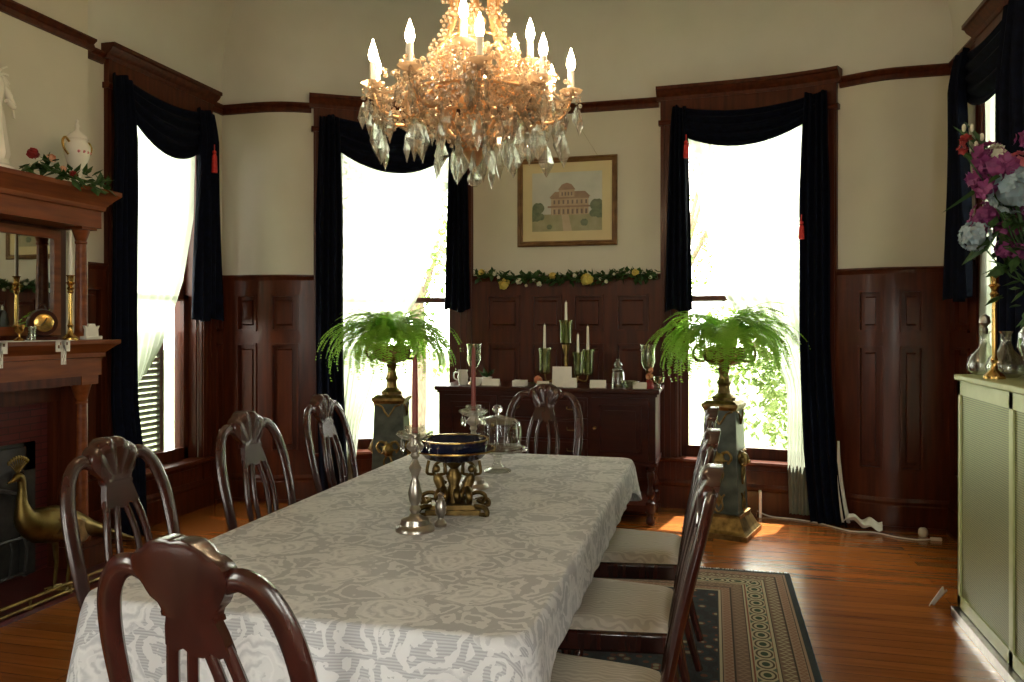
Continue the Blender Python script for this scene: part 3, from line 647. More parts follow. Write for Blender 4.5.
for s in (-1, 1):
    mb = MB(); mb.lathe([(.12, .635), (.12, .60), (.06, .56), (.055, .50), (.10, .42), (.115, .34), (.07, .27), (.06, .22), (.09, .18), (.09, .12)][::-1], (0, s * .72, 0), 20)
    mb.build('pedestal', M['chair'], tb)
    for k in range(4):
        a = PI / 4 + k * PI / 2; d = Vector((math.cos(a), math.sin(a), 0)); c = Vector((0, s * .72, 0))
        MB().tube(smooth_path([c + d * .06 + Vector((0, 0, .17)), c + d * .17 + Vector((0, 0, .16)), c + d * .28 + Vector((0, 0, .06)), c + d * .34 + Vector((0, 0, .021))], 4), [(.028, .03)] * 8 + [(.024, .024)] * 4 + [(.02, .02)], 8).build('leg', M['chair'], tb)
# lace cloth: flat top, rounded brink, hem with hanging corners
def cloth():
    nper = 260; rows = []
    hx_, hy_ = (TX1 - TX0) / 2, (TY1 - TY0) / 2; rc = .07
    ring = []
    seg = [((hx_ - rc), -hy_ + rc, -PI / 2), (hx_ - rc, hy_ - rc, 0), (-hx_ + rc, hy_ - rc, PI / 2), (-hx_ + rc, -hy_ + rc, PI)]
    for i, (cx, cy, a0) in enumerate(seg):
        for k in range(13):
            a = a0 + k / 12 * PI / 2; ring.append((cx + rc * math.cos(a), cy + rc * math.sin(a), math.cos(a), math.sin(a)))
        nx = seg[(i + 1) % 4]; x0, y0 = ring[-1][:2]; a = a0 + PI / 2
        x1, y1 = nx[0] + rc * math.cos(a), nx[1] + rc * math.sin(a); n = int(math.hypot(x1 - x0, y1 - y0) / .03)
        for k in range(1, n): ring.append((x0 + (x1 - x0) * k / n, y0 + (y1 - y0) * k / n, math.cos(a), math.sin(a)))
    m = len(ring); vs = []; uv = []; fs = []; z0 = TT + .003
    cum = [0]
    for i in range(m): cum.append(cum[-1] + math.hypot(ring[(i + 1) % m][0] - ring[i][0], ring[(i + 1) % m][1] - ring[i][1]))
    rad = [.0, .25, .5, .7, .85, .94, .985]
    # top: concentric rings
    for r in rad[1:]:
        for (x, y, nx, ny) in ring: vs.append((x * r, y * r, z0 + .0012 * math.sin(x * r * 40) * math.cos(y * r * 23))); uv.append((x * r, y * r))
    nd = 16
    for j in range(nd + 1):
        t = j / nd
        for i, (x, y, nx, ny) in enumerate(ring):
            corner = max(0, 1 - (abs(abs(x) - hx_) + abs(abs(y) - hy_)) / .22) ** 1.3
            side = abs(nx) ; drop = .14 * side * side + (.235 if y < 0 else .17) * ny * ny
            drop = drop + corner * (.10 if y > 0 else .14)
            s = cum[i]; fold = (.010 * math.sin(s * 2 * PI / .21) + .006 * math.sin(s * 2 * PI / .13 + 1)) * min(1, t * 1.5) * (drop / .2) * (1 - .65 * side)
            L = drop * t; out = .010 * min(1, t * 6) + fold + t * .012 + corner * t * .05
            if corner > .02: fx = out / math.hypot(nx, ny)
            rz = .012; zz = z0 - (L if L > rz else L * L / (2 * rz) + 0) if L < rz else z0 - rz / 2 - (L - rz)
            vs.append((x + nx * out, y + ny * out, zz)); uv.append((x + nx * L, y + ny * L))
    nr = len(rad) - 1 + nd + 1
    for j in range(nr - 1):
        for i in range(m): fs.append((j * m + i, j * m + (i + 1) % m, (j + 1) * m + (i + 1) % m, (j + 1) * m + i))
    c = len(vs); vs.append((0, 0, z0)); uv.append((0, 0))
    for i in range(m): fs.append((c, (i + 1) % m, i))
    me = bpy.data.meshes.new('lace_tablecloth'); me.from_pydata(vs, [], fs); l = me.uv_layers.new(name='UVMap')
    for lp in me.loops: l.data[lp.index].uv = uv[lp.vertex_index]
    me.materials.append(M['lace']); me.polygons.foreach_set('use_smooth', [True] * len(me.polygons)); me.update()
    bm = bmesh.new(); bm.from_mesh(me); bmesh.ops.recalc_face_normals(bm, faces=bm.faces); bm.to_mesh(me); bm.free()
    o = bpy.data.objects.new('lace_tablecloth', me); C.objects.link(o); o.location = (tcx, tcy, 0); solid(o, .002, 1)
    tag(o, 'white floral lace tablecloth spread over the long dining table', 'tablecloth')
cloth()
# ================================================================== CHAIRS
def ry(z): return -.205 - max(0, z - .45) * .20 - max(0, z - .8) * .06
def make_chair(name, label, scale=1.0):
    t = thing(name, label, 'chair')
    sl = []
    stile = [(.165, .40), (.185, .52), (.203, .64), (.212, .76), (.210, .87), (.192, .955), (.158, 1.008), (.118, 1.024), (.085, 1.012)]
    for s in (-1, 1):
        pts = smooth_path([(s * x, ry(z), z) for x, z in stile], 5)
        n = len(pts); rad = []
        for i in range(n):
            q = i / (n - 1); rad.append((.0185 + .0075 * math.sin(q * PI), .014))
        MB().tube(pts, rad, 10, flat=(0, 1, .2)).build('back_loop', M['chair'], t)
    # shell crest: fan-ribbed in front, smooth behind, scalloped rim
    hz = [.942, .952, .965, .98, 1.0, 1.022, 1.042, 1.058, 1.070, 1.079, 1.085]; hw = [.060, .058, .064, .078, .092, .098, .093, .080, .060, .034, .004]
    def cf(u, v, front):
        z = .942 + .143 * (1 - (1 - v) ** 1.6); x = (2 * u - 1) * float(np.interp(z, hz, hw)); a = math.atan2(x, z - .935)
        rim = max(0, min(1, (math.hypot(x, z - .935) - .03) / .09)); rib = abs(math.sin(a * 6.5)) if z > .965 else 0
        e = (1 - (2 * u - 1) ** 4) * (1 - v ** 6); k = 1 + .05 * rib * rim * (abs(2 * u - 1) ** 3 if v < .9 else 1)
        yy = ry(z) + ((.010 + .020 * e * rim + .008 * rib * rim) if front else (-.013 - .008 * e - .004 * rib * (abs(2 * u - 1) ** 5)))
        return (x * k, yy, .942 + (z - .942) * (1 + .04 * rib * rim * v))
    mb = MB(); mb.grid(lambda u, v: cf(u, v, True), 44, 20); mb.grid(lambda u, v: cf(u, v, False), 44, 20); nb = 45
    for jj in range(20):
        for e_ in (0, 44): p = jj * nb + e_; q_ = p + nb * 21; mb.f.append((p, p + nb, q_ + nb, q_)); mb.mi.append(0)
    for i in range(44): mb.f.append((i, i + 1, i + 1 + nb * 21, i + nb * 21)); mb.mi.append(0); b0 = 20 * nb + i; mb.f.append((b0, b0 + 1, b0 + 1 + nb * 21, b0 + nb * 21)); mb.mi.append(0)
    mb.build('crest_shell', M['chair'], t, smooth=60)
    # splat: flared plate, four ribs bowing round pierced almond slits, foot plate
    mb = MB()
    mb.prism([(-.054, .955), (.054, .955), (.054, .940), (.062, .918), (.070, .882), (.048, .872), (.03, .880), (.012, .868), (-.012, .868), (-.03, .880), (-.048, .872), (-.070, .882), (-.062, .918), (-.054, .940)], lambda x, z: (x, ry(z) + .010, z), lambda x, z: (x, ry(z) - .010, z))
    mb.prism([(-.057, .950), (.057, .950), (.057, .941), (-.057, .941)], lambda x, z: (x, ry(z) + .014, z), lambda x, z: (x, ry(z) - .016, z))
    for s in (-1, 1):
        mb.tube(smooth_path([(s * x, ry(z), z) for x, z in [(.058, .895), (.080, .81), (.090, .72), (.078, .61), (.050, .51), (.044, .46)]], 5), [(.0125, .0105)] * 26, 8, flat=(0, 1, .2))
        mb.tube(smooth_path([(s * x, ry(z), z) for x, z in [(.016, .885), (.036, .80), (.042, .72), (.034, .62), (.014, .53), (.018, .46)]], 5), [(.011, .0095)] * 26, 8, flat=(0, 1, .2))
    mb.prism([(-.060, .45), (.060, .45), (.054, .50), (.028, .535), (0, .545), (-.028, .535), (-.054, .50)], lambda x, z: (x, ry(z) + .010, z), lambda x, z: (x, ry(z) - .010, z))
    mb.build('splat', M['chair'], t, smooth=45)
    # seat rails, cushion
    def trap(o, z0, z1, fo=0):
        f, b = .265 + o, .205 + o
        return [(-b, -.225 - o, z0), (b, -.225 - o, z0), (f, .235 + o, z0), (-f, .235 + o, z0), (-b, -.225 - o, z1), (b, -.225 - o, z1), (f, .235 + o, z1), (-f, .235 + o, z1)]
    FC = [(3, 2, 1, 0), (4, 5, 6, 7), (0, 1, 5, 4), (1, 2, 6, 5), (2, 3, 7, 6), (3, 0, 4, 7)]
    bev(MB().add(trap(0, .385, .452), FC).build('seat_frame', M['chair'], t), .010)
    def cush(u, v, s=1):
        y = -.215 + .44 * v; hw = .195 + .058 * v; e = (1 - (2 * u - 1) ** 6) * (1 - (2 * v - 1) ** 6)
        return ((2 * u - 1) * hw, y, .448 + (.046 * max(0, e) ** .35 if s > 0 else 0))
    mb = MB(); mb.grid(lambda u, v: cush(u, v), 22, 22); mb.grid(lambda u, v: cush(u, v, 0), 22, 22)
    mb.build('seat_cushion', M['seat'], t, smooth=60)
    for s in (-1, 1):
        MB().tube(smooth_path([(s * .165, -.205, .43), (s * .168, -.215, .30), (s * .165, -.245, .15), (s * .160, -.285, .012)], 5), [(.019, .019)] * 8 + [(.016, .016)] * 8, 8).build('leg', M['chair'], t)
        k = MB().tube(smooth_path([(s * .235, .205, .43), (s * .255, .225, .36), (s * .245, .215, .24), (s * .228, .200, .11), (s * .235, .212, .045), (s * .247, .225, .020)], 4), [.030, .032, .034, .035, .035, .032, .028, .025, .022, .020, .018, .016, .015, .015, .017, .020, .023, .025, .026, .024, .020], 10).build('leg', M['chair'], t)
    return t
FL = .011
c0 = make_chair('dining_chair', 'carved dark wood dining chair at the near end of the table, seen from behind')
c0.location = (-.815, 1.50, FL); c0.rotation_euler = (0, 0, math.radians(-8)); c0.scale = (1, 1, 1)
GP = 'dining chairs around the table'
c0['group'] = GP
def chair(x, y, deg, label):
    r = dup(c0, (x, y, FL), math.radians(deg), label); r.scale = (1, 1, 1); return r
chair(-1.51, 2.14, -90, 'dining chair on the fireplace side nearest to the viewer, in front of the brass peacock')
chair(-1.53, 2.91, -93, 'middle dining chair on the fireplace side of the table, between two others')
chair(-1.60, 3.72, -90, 'dining chair on the fireplace side farthest from the viewer, near the left fern')
chair(-.34, 2.08, 90, 'dining chair on the side of the table away from the fireplace, nearest to the viewer')
chair(-.34, 2.80, 90, 'middle dining chair with cream seat on the side away from the fireplace')
chair(-.34, 3.56, 90, 'dining chair on the side away from the fireplace, closest to the right fern')
chair(-.975, 4.36, 180, 'dining chair at the far end of the table in front of the sideboard')
# ================================================================== SIDEBOARD
SX0, SX1, SY0, SY1 = -2.04, -.40, 5.82, 6.36
sb = thing('sideboard', 'dark wooden sideboard on turned legs between the two back windows', 'sideboard', ((SX0 + SX1) / 2, (SY0 + SY1) / 2, 0))
w_, d_ = (SX1 - SX0) / 2, (SY1 - SY0) / 2
bev(MB().box((-w_ - .03, -d_ - .03, .952), (w_ + .03, d_, .985)).build('top', M['sidewood'], sb), .008, 3)
MB().box((-w_, -d_, .44), (w_, d_ - .01, .935)).box((-w_ - .012, -d_ - .012, .932), (w_ + .012, d_ - .01, .953)).box((-w_ - .01, -d_ - .01, .43), (w_ + .01, d_ - .01, .455)).build('body', M['sidewood'], sb, smooth=0)
for s in (-1, 1):
    a, b = (-w_ + .05, -w_ + .46) if s < 0 else (w_ - .46, w_ - .05)
    mb = MB(); y = -d_; mb.box((a, y - .018, .47), (b, y, .92))
    for p, q in (((a + .05, y - .030, .52), (b - .05, y - .016, .535)), ((a + .05, y - .030, .855), (b - .05, y - .016, .87)), ((a + .05, y - .03, .52), (a + .065, y - .016, .87)), ((b - .065, y - .03, .52), (b - .05, y - .016, .87)), ((a + .09, y - .026, .56), (b - .09, y - .016, .83))): mb.box(p, q)
    dr = mb.build('door', M['sidewood'], sb, smooth=0)
    MB().sphere((b - .025 if s < 0 else a + .025, y - .035, .70), .014, 10, 6).build('knob', M['oldbrass'], dr)
for k in range(3):
    z0 = .47 + k * .152; mb = MB(); mb.box((-w_ + .49, -d_ - .016, z0), (w_ - .49, -d_, z0 + .142)); mb.box((-w_ + .515, -d_ - .024, z0 + .022), (w_ - .515, -d_ - .014, z0 + .12))
    dr = mb.build('drawer', M['sidewood'], sb, smooth=0)
    for s in (-1, 1):
        MB().tube(smooth_path([(s * .22 - .04, -d_ - .024, z0 + .075), (s * .22 - .03, -d_ - .045, z0 + .06), (s * .22 + .03, -d_ - .045, z0 + .06), (s * .22 + .04, -d_ - .024, z0 + .075)], 4), .004, 6).build('handle', M['oldbrass'], dr)
LP = [(.030, .012), (.034, .03), (.026, .05), (.022, .08), (.036, .09), (.036, .16), (.022, .17), (.017, .19), (.030, .21), (.034, .23), (.024, .25), (.017, .28), (.022, .33), (.030, .37), (.022, .39), (.034, .40), (.034, .435)]
for sx in (-1, -.36, .36, 1):
    for sy in (-1, 1):
        if abs(sx) < 1 and sy > 0: continue
        MB().lathe([(.02, 0.0)] + LP, (sx * (w_ - .04), sy * (d_ - .045), 0), 14).build('leg', M['sidewood'], sb)
MB().box((-w_ + .02, -d_ + .02, .10), (w_ - .02, d_ - .03, .145)).build('lower_shelf', M['sidewood'], sb, smooth=0)
# ================================================================== PEDESTALS, URNS, FERNS
def pedestal(x, y, rz, label):
    t = thing('pedestal', label, 'pedestal', (x, y, 0), rz, 'tapered pedestals before the back windows')
    MB().frustum((0, 0), .42, .42, 0, .035).frustum((0, 0), .41, .37, .035, .055).frustum((0, 0), .37, .35, .055, .075).frustum((0, 0), .35, .29, .075, .135).frustum((0, 0), .30, .30, .135, .155).build('base', M['oldbrass'], t, smooth=0)
    bev(MB().frustum((0, 0), .265, .215, .155, .88).build('shaft', M['verdigris'], t, smooth=0), .006)
    MB().frustum((0, 0), .22, .245, .86, .885).frustum((0, 0), .25, .25, .885, .905).frustum((0, 0), .24, .19, .905, .925).build('cap', M['oldbrass'], t, smooth=0)
    for k in range(4):
        a = k * PI / 2; q = Matrix.Rotation(a, 3, 'Z')
        mb = MB(); h = .52
        def pt(x_, z_, o=0): return q @ Vector((x_, -(.1325 - (z_ - .155) / .725 * .025) - o, z_))
        mb.sphere(tuple(pt(0, h, .012)), .042, 12, 8, (1, 1, 1.25)); mb.sphere(tuple(pt(0, h - .012, .05)), .015, 8, 6)
        for s in (-1, 1):
            mb.sphere(tuple(pt(s * .017, h + .012, .04)), .009, 6, 4)
            mb.tube(smooth_path([pt(s * .02, h + .05, .01), pt(s * .06, h + .06, .012), pt(s * .085, h + .02, .008), pt(s * .06, h - .02, .01)], 4), [.010] * 13, 6)
            mb.tube(smooth_path([pt(s * .01, h - .04, .01), pt(s * .03, h - .09, .012), pt(s * .012, h - .14, .006), pt(0, h - .17, .004)], 4), .008, 6)
        for j in range(7): b = j * 2 * PI / 7; mb.tube([pt(.03 * math.cos(b), h + .035 * math.sin(b), .02), pt(.062 * math.cos(b), h + .068 * math.sin(b), .012)], [.012, .003], 6)
        mb.build('mask_mount', M['oldbrass'], t)
        mb = MB()
        for s in (-1, 1): mb.tube(smooth_path([pt(s * .09, .855, .004), pt(s * .05, .84, .008), pt(s * .025, .80, .008), pt(0, .765, .006)], 4), .007, 6)
        mb.leaf(pt(0, .20, .006), (0, 0, 1), q @ Vector((0, -1, 0)), .12, .03)
        for s in (-1, 1): mb.tube(smooth_path([pt(0, .165, .006), pt(s * .03, .20, .008), pt(s * .02, .26, .008), pt(s * .04, .29, .005)], 4), .007, 6)
        mb.build('scroll_mount', M['oldbrass'], t)
    return t
def urn(x, y, z, label):
    t = thing('urn', label, 'urn', (x, y, z), 0, 'gilt urns on the pedestals')
    MB().lathe([(.001, 0), (.075, 0), (.078, .02), (.06, .035), (.042, .05), (.036, .09), (.042, .11), (.05, .12), (.038, .14), (.030, .18), (.036, .21), (.045, .22), (.03, .235)], n=20, sq=lambda a, z: 1 + .05 * math.cos(8 * a)).build('stem', M['oldbrass'], t)
    MB().lathe([(.001, .235), (.04, .235), (.09, .25), (.13, .275), (.145, .31), (.14, .345), (.155, .36), (.15, .365), (.13, .345), (.12, .33), (.001, .33)], n=28, sq=lambda a, z: 1 + .04 * math.cos(12 * a) * (z < .34)).build('bowl', M['oldbrass'], t)
    for s in (-1, 1): MB().tube(smooth_path([(s * .13, 0, .27), (s * .19, 0, .28), (s * .21, 0, .33), (s * .18, 0, .38), (s * .15, 0, .36)], 5), .010, 8).build('handle', M['oldbrass'], t)
    return t
def fern(x, y, z, seed, label, R=.46, n=230):
    rnd = random.Random(seed); mb = MB()
    for k in range(n):
        az = k * 2.39996 + rnd.uniform(-.2, .2); lay = rnd.random(); L = R * rnd.uniform(.72, 1.12) * (1.18 if lay < .5 else .95)
        el = math.radians(rnd.uniform(20, 50) if lay < .55 else rnd.uniform(45, 82)); droop = rnd.uniform(2.1, 2.7) if lay < .55 else rnd.uniform(2.0, 2.9)
        p = Vector((.05 * math.cos(az), .05 * math.sin(az), 0)); pts = [p.copy()]; ns = 17
        for i in range(ns):
            e = el - droop * ((i / ns) ** 1.15); st = L / ns * 1.15
            wob = az + .15 * math.sin(i * .3 + k); p = p + Vector((math.cos(e) * math.cos(wob), math.cos(e) * math.sin(wob), math.sin(e))) * st; pts.append(p.copy())
        for i in range(1, ns):
            t_ = pts[i + 1] - pts[i]; t_.normalize(); side = t_.cross(Vector((0, 0, 1)))
            side = side.normalized() if side.length > .05 else Vector((-math.sin(az), math.cos(az), 0))
            q = i / ns; ll = .042 * math.sin(PI * min(1, .10 + q * .90)) ** .7 + .003
            for h in (0, .5) if i % 3 else (0,):
                c = pts[i].lerp(pts[i + 1], h)
                for s in (-1, 1):
                    d = (side * s + t_ * .28 + Vector((0, 0, -.12))).normalized(); ww = .0052
                    a_ = c - t_ * ww; b_ = c + t_ * ww; tip = c + d * ll; m1 = c + d * ll * .6 + t_ * ww * .9
                    mb.add([a_, b_, m1, tip], [(0, 1, 2, 3)])
        mb.tube(pts[::3], [.0022] * len(pts[::3]), 3)
    o = mb.build('fern', M['fern'], smooth=0, recalc=False); o.location = (x, y, z)
    return tag(o, label, 'plant', 'ferns on the pedestals')
pr, pl = (.075, 5.80), (-2.37, 5.68)
pedestal(*pr, math.radians(-16), 'green marble pedestal with gilt mask mounts before the right window, on bare floor')
pedestal(*pl, math.radians(10), 'green marble pedestal partly hidden by the table, before the left back window')
urn(*pr, .925, 'gilt urn holding the right fern'); urn(*pl, .925, 'gilt urn with scroll handles holding the left fern')
fern(pr[0], pr[1], 1.35, 11, 'big green fern in the urn to the right of the sideboard'); fern(pl[0], pl[1], 1.35, 23, 'big green fern in the urn to the left of the sideboard', .46)
# ================================================================== FIREPLACE
MY0, MY1 = 1.98, 4.12; FX = BX      # breast face
mt = thing('fireplace_mantel', 'tall mahogany mantelpiece with columns and overmantel mirror on the left wall', 'mantelpiece', (FX, 3.05, 0))
h2 = (MY1 - MY0) / 2 - .06
def m3(a, b): return (a[0], a[1], a[2]), (b[0], b[1], b[2])
def sweepY(mb, prof, y0, y1, ret=True):
    """profile (o,z) run along Y with the ends returned by the same overhang"""
    n = len(prof); vs = [(o, y0 - max(0, o - .25), z) for o, z in prof] + [(o, y1 + max(0, o - .25), z) for o, z in prof]
    vs += [(0, y0 - max(0, o - .25), z) for o, z in prof] + [(0, y1 + max(0, o - .25), z) for o, z in prof]
    fs = [(i, i + 1, n + i + 1, n + i) for i in range(n - 1)] + [(2 * n + i, 2 * n + i + 1, i + 1, i) for i in range(n - 1)] + [(n + i, n + i + 1, 3 * n + i + 1, 3 * n + i) for i in range(n - 1)]
    fs += [(0, n, 3 * n, 2 * n), (n - 1, 2 * n - 1, 4 * n - 1, 3 * n - 1)]; fs += [(2 * n + i, 2 * n + i + 1, 3 * n + i + 1, 3 * n + i) for i in range(n - 1)]
    mb.add(vs, fs)
mb = MB(); sweepY(mb, [(.27, 1.15), (.27, 1.255), (.285, 1.26), (.285, 1.285), (.30, 1.30), (.32, 1.32), (.34, 1.335), (.345, 1.34), (.345, 1.362), (.0, 1.362)], -h2, h2)
mb.build('mantel_shelf', M['woodh'], mt, smooth=25)
mb = MB(); sweepY(mb, [(.27, 2.03), (.27, 2.13), (.285, 2.135), (.29, 2.16), (.305, 2.18), (.325, 2.205), (.345, 2.225), (.35, 2.23), (.35, 2.255), (.0, 2.255)], -h2, h2)
mb.build('cornice', M['woodh'], mt, smooth=25)
mb = MB()
for s in (-1, 1):
    a, b = sorted((s * h2, s * (h2 - .14))); mb.box((0.0, a, 0), (.07, b, 1.16)); a2, b2 = sorted((s * (h2 - .02), s * (h2 - .10))); mb.box((.0, a2, 0), (.20, b2, 1.15)); mb.box((.07, a + .03 if s > 0 else a + .03, .2), (.078, b - .03, 1.0))
    a, b = sorted((s * (h2 + .02), s * (h2 - .14))); mb.box((.1, a, 0), (.29, b, .14)); mb.box((.1, a + .01, .14), (.28, b - .01, .17))
mb.box((0, -h2 + .1, 1.0), (.09, h2 - .1, 1.15)); mb.box((0, -h2 + .02, 1.1), (.26, h2 - .02, 1.152))
mb.build('surround', M['wood'], mt, smooth=0)
CAPP = [(.030, 0), (.045, .01), (.045, .03), (.034, .04), (.034, .055)]
for s in (-1, 1):
    H = .93; mb = MB(); mb.lathe([(.052, .17), (.055, .19), (.045, .21), (.040, .23), (.037, .6), (.031, .17 + H - .12), (.036, .17 + H - .115), (.036, .17 + H - .105), (.032, .17 + H - .10), (.05, .17 + H - .03), (.058, 1.10)], (.20, s * (h2 - .065), 0), 20)
    mb.box((.135, s * (h2 - .065) - .065, 1.098), (.265, s * (h2 - .065) + .065, 1.15))
    mb.build('column', M['woodh'], mt, smooth=35)
    mb = MB(); mb.lathe([(.045, 1.362), (.048, 1.385), (.038, 1.40), (.035, 1.42), (.034, 1.7), (.029, 1.93), (.034, 1.935), (.034, 1.945), (.030, 1.95), (.046, 2.0), (.05, 2.02)], (.20, s * (h2 - .065), 0), 20)
    mb.box((.14, s * (h2 - .065) - .06, 2.015), (.26, s * (h2 - .065) + .06, 2.04)); mb.build('column', M['woodh'], mt, smooth=35)
mb = MB(); mz0, mz1, mh = 1.44, 1.96, h2 - .135
mb.box((0, -h2 + .02, 1.362), (.05, h2 - .02, 2.04))
mb.build('overmantel_back', M['wood'], mt, smooth=0)
mb = MB(); mb.box((.05, -mh - .05, mz0 - .05), (.075, mh + .05, mz0)); mb.box((.05, -mh - .05, mz1), (.075, mh + .05, mz1 + .05)); mb.box((.05, -mh - .05, mz0), (.075, -mh, mz1)); mb.box((.05, mh, mz0), (.075, mh + .05, mz1))
mb.build('mirror_frame', M['woodh'], mt, smooth=0)
MB().box((.05, -mh, mz0), (.060, mh, mz1)).build('mirror_glass', M['mirror'], mt, smooth=0)
# tiled slip, iron firebox
fh = h2 - .14
mb = MB(); mb.box((0, -fh, 0), (.03, -fh + .10, .72)).box((0, fh - .10, 0), (.03, fh, .72)).box((0, -fh, .72), (.03, fh, 1.0)); mb.build('brick_slip', M['tile'], mt, smooth=0)
mb = MB(); q = fh - .10
mb.box((.0, -q, 0), (.045, -q + .08, .78)).box((0, q - .08, 0), (.045, q, .78)).box((0, -q, .62), (.045, q, .78)).box((-.0, -q, 0), (.01, q, .78))
mb.box((.045, -q + .09, .64), (.07, q - .09, .76)); mb.tube(smooth_path([(.05, -q + .08, .02), (.06, -q + .08, .45), (.07, -.25, .60), (.07, 0, .64), (.07, .25, .60), (.06, q - .08, .45), (.05, q - .08, .02)], 5), .014, 6)
for k in range(15): y = -q + .14 + k * (2 * q - .28) / 14; mb.tube([(.10, y, .05), (.12, y, .20), (.10, y, .26)], .007, 5)
mb.tube([(.10, -q + .12, .26), (.10, q - .12, .26)], .010, 6); mb.tube([(.10, -q + .12, .06), (.10, q - .12, .06)], .010, 6)
mb.build('firebox_insert', M['blackcast'], mt, smooth=30)
hh = struct(MB().box((FX, MY0 - .05, 0), (XL + .66, MY1 + .0, .022)).build('trim_12', M['tile'], smooth=0))
fd = thing('hearth_fender', 'low brass fender rail along the front edge of the hearth', 'fender', (XL + .64, 3.05, .022))
for z, nm in ((.052, 'rail'),): MB().tube([(0, -1.05, z), (0, 1.05, z)], .009, 8).tube([(0, -1.05, .012), (0, 1.05, .012)], .008, 6).build(nm, M['oldbrass'], fd)
mb = MB()
for k in range(9): mb.lathe([(.012, 0), (.006, .02), (.010, .03), (.006, .052)], (0, -1.04 + k * .26, 0), 8)
mb.build('baluster', M['oldbrass'], fd)['kind'] = 'stuff'
# ---- brass peacock, head towards the viewer, tail trailing towards the window
pk = thing('peacock_statue', 'brass peacock statue standing on the hearth in front of the firebox', 'statue', (-3.42, 3.60, .022))
body = [(0, -.30, .60), (0, -.285, .645), (0, -.262, .652), (0, -.245, .62), (0, -.24, .55), (0, -.225, .47), (0, -.17, .40), (0, -.08, .365), (0, .03, .345), (0, .14, .32), (0, .28, .25), (0, .45, .175), (0, .56, .14)]
body = [(0, -.335, .635), (0, -.30, .645), (0, -.275, .655), (0, -.255, .64), (0, -.25, .59), (0, -.25, .51), (0, -.225, .43), (0, -.15, .385), (0, -.05, .365), (0, .06, .34), (0, .20, .285), (0, .38, .20), (0, .54, .135)]
rad = [(.003, .003), (.011, .012), (.022, .024), (.020, .022), (.019, .020), (.028, .032), (.052, .062), (.078, .092), (.088, .100), (.075, .078), (.062, .045), (.075, .025), (.050, .010)]
P_ = smooth_path(body, 4); R_ = []
for i in range(len(P_)):
    t_ = i / 4; j = min(int(t_), len(rad) - 2); f_ = t_ - j; R_.append((rad[j][0] * (1 - f_) + rad[j + 1][0] * f_, rad[j][1] * (1 - f_) + rad[j + 1][1] * f_))
MB().tube(P_, [(b, a) for a, b in R_], 16, flat=(1, 0, 0)).build('body', M['peacock'], pk, smooth=60)
for s in (-1, 1):
    solid(MB().grid(lambda u, v: (s * (.088 * math.sin(PI * min(1, .15 + u * .8)) + .004), -.16 + .34 * u, .375 + .07 * (1 - v * 2) * math.sin(PI * (.15 + .7 * u)) - .10 * u), 10, 8).build('wing', M['oldbrass'], pk), .008)
    mb = MB(); mb.tube([(s * .04, .0, .29), (s * .042, .015, .14), (s * .042, .0, .012)], [.020, .010, .009], 8)
    for a in (-.5, 0, .5, PI): mb.tube([(s * .042, 0, .014), (s * .042 + .05 * math.sin(a), -.05 * math.cos(a), .008)], [.009, .005], 6)
    mb.build('leg', M['peacock'], pk)
mb = MB()
for k in range(9): a = (k - 4) * .19; d = Vector((0, .06 + math.sin(a), math.cos(a))).normalized(); b = Vector((0, -.275, .672)); mb.tube([b, b + d * .075], [.0025, .002], 5); mb.sphere(tuple(b + d * .082), .009, 6, 4, (.5, 1, 1.4))
mb.build('crest', M['peacock'], pk)
# ================================================================== ON THE MANTEL
SH = 1.3625
def candlestick(name, label, x, y, z, H, mat, group=None, r=.045):
    t = thing(name, label, 'candlestick', (x, y, z), 0, group)
    MB().lathe([(.001, 0), (r, 0), (r, .012), (r * .8, .022), (r * .35, .04), (r * .24, .07), (r * .36, .085), (r * .22, .10), (r * .26, H * .45), (r * .22, H * .72), (r * .40, H * .74), (r * .30, H * .77), (r * .45, H * .80), (r * .25, H * .83), (r * .42, H * .87), (r * .6, H * .88), (r * .35, H * .9), (r * .4, H * .98), (r * .55, H), (r * .3, H)], n=18).build('stem', mat, t)
    return t
def candle(x, y, z, H, r, mat, label, group=None, tilt=0):
    mb = MB(); mb.lathe([(r, 0), (r * .95, H * .5), (r * .75, H - .008), (r * .3, H)], n=12); mb.tube([(0, 0, H - .002), (0, 0, H + .010)], .0012, 4)
    o = mb.build('candle', mat, loc=(x, y, z)); return tag(o, label, 'candle', group)
candlestick('candlestick', 'tall brass candlestick on the mantel shelf beside the clock', -3.60, 3.86, SH, .375, M['brass'])
candle(-3.60, 3.86, SH + .376, .255, .011, M['candle_white'], 'white candle in the brass candlestick on the mantel shelf')
ck = thing('mantel_clock', 'small round dark wood clock with a brass dial on the mantel shelf', 'clock', (-3.64, 3.70, SH), math.radians(60))
mb = MB(); mb.box((-.07, -.03, 0), (.07, .03, .022)); mb.lathe([(.001, -.03), (.072, -.03), (.078, 0), (.072, .03), (.001, .03)], (0, 0, .10), 28, axis=(0, -1, 0)); mb.tube(smooth_path([(-.02, 0, .175), (-.012, 0, .20), (.012, 0, .20), (.02, 0, .175)], 4), .005, 6)
mb.build('case', M['sidewood'], ck)
MB().lathe([(.001, 0), (.046, 0), (.050, .006), (.042, .010), (.001, .010)], (0, -.029, .10), 28, axis=(0, -1, 0)).build('dial', M['brass'], ck)
mb = MB(); mb.tube([(0, -.041, .10), (.012, -.041, .125)], .0025, 4); mb.tube([(0, -.041, .10), (-.018, -.041, .085)], .002, 4); mb.build('hands', M['blackcast'], ck)
run = MB()
run.box((-.12, -.62, 0), (.12, .46, .003)); solid_r = run.build('lace_runner', M['lining'], smooth=0, loc=(-3.62, 3.30, SH)); tag(solid_r, 'white lace runner along the mantel shelf with a pointed end hanging over the edge', 'runner')
mb = MB()
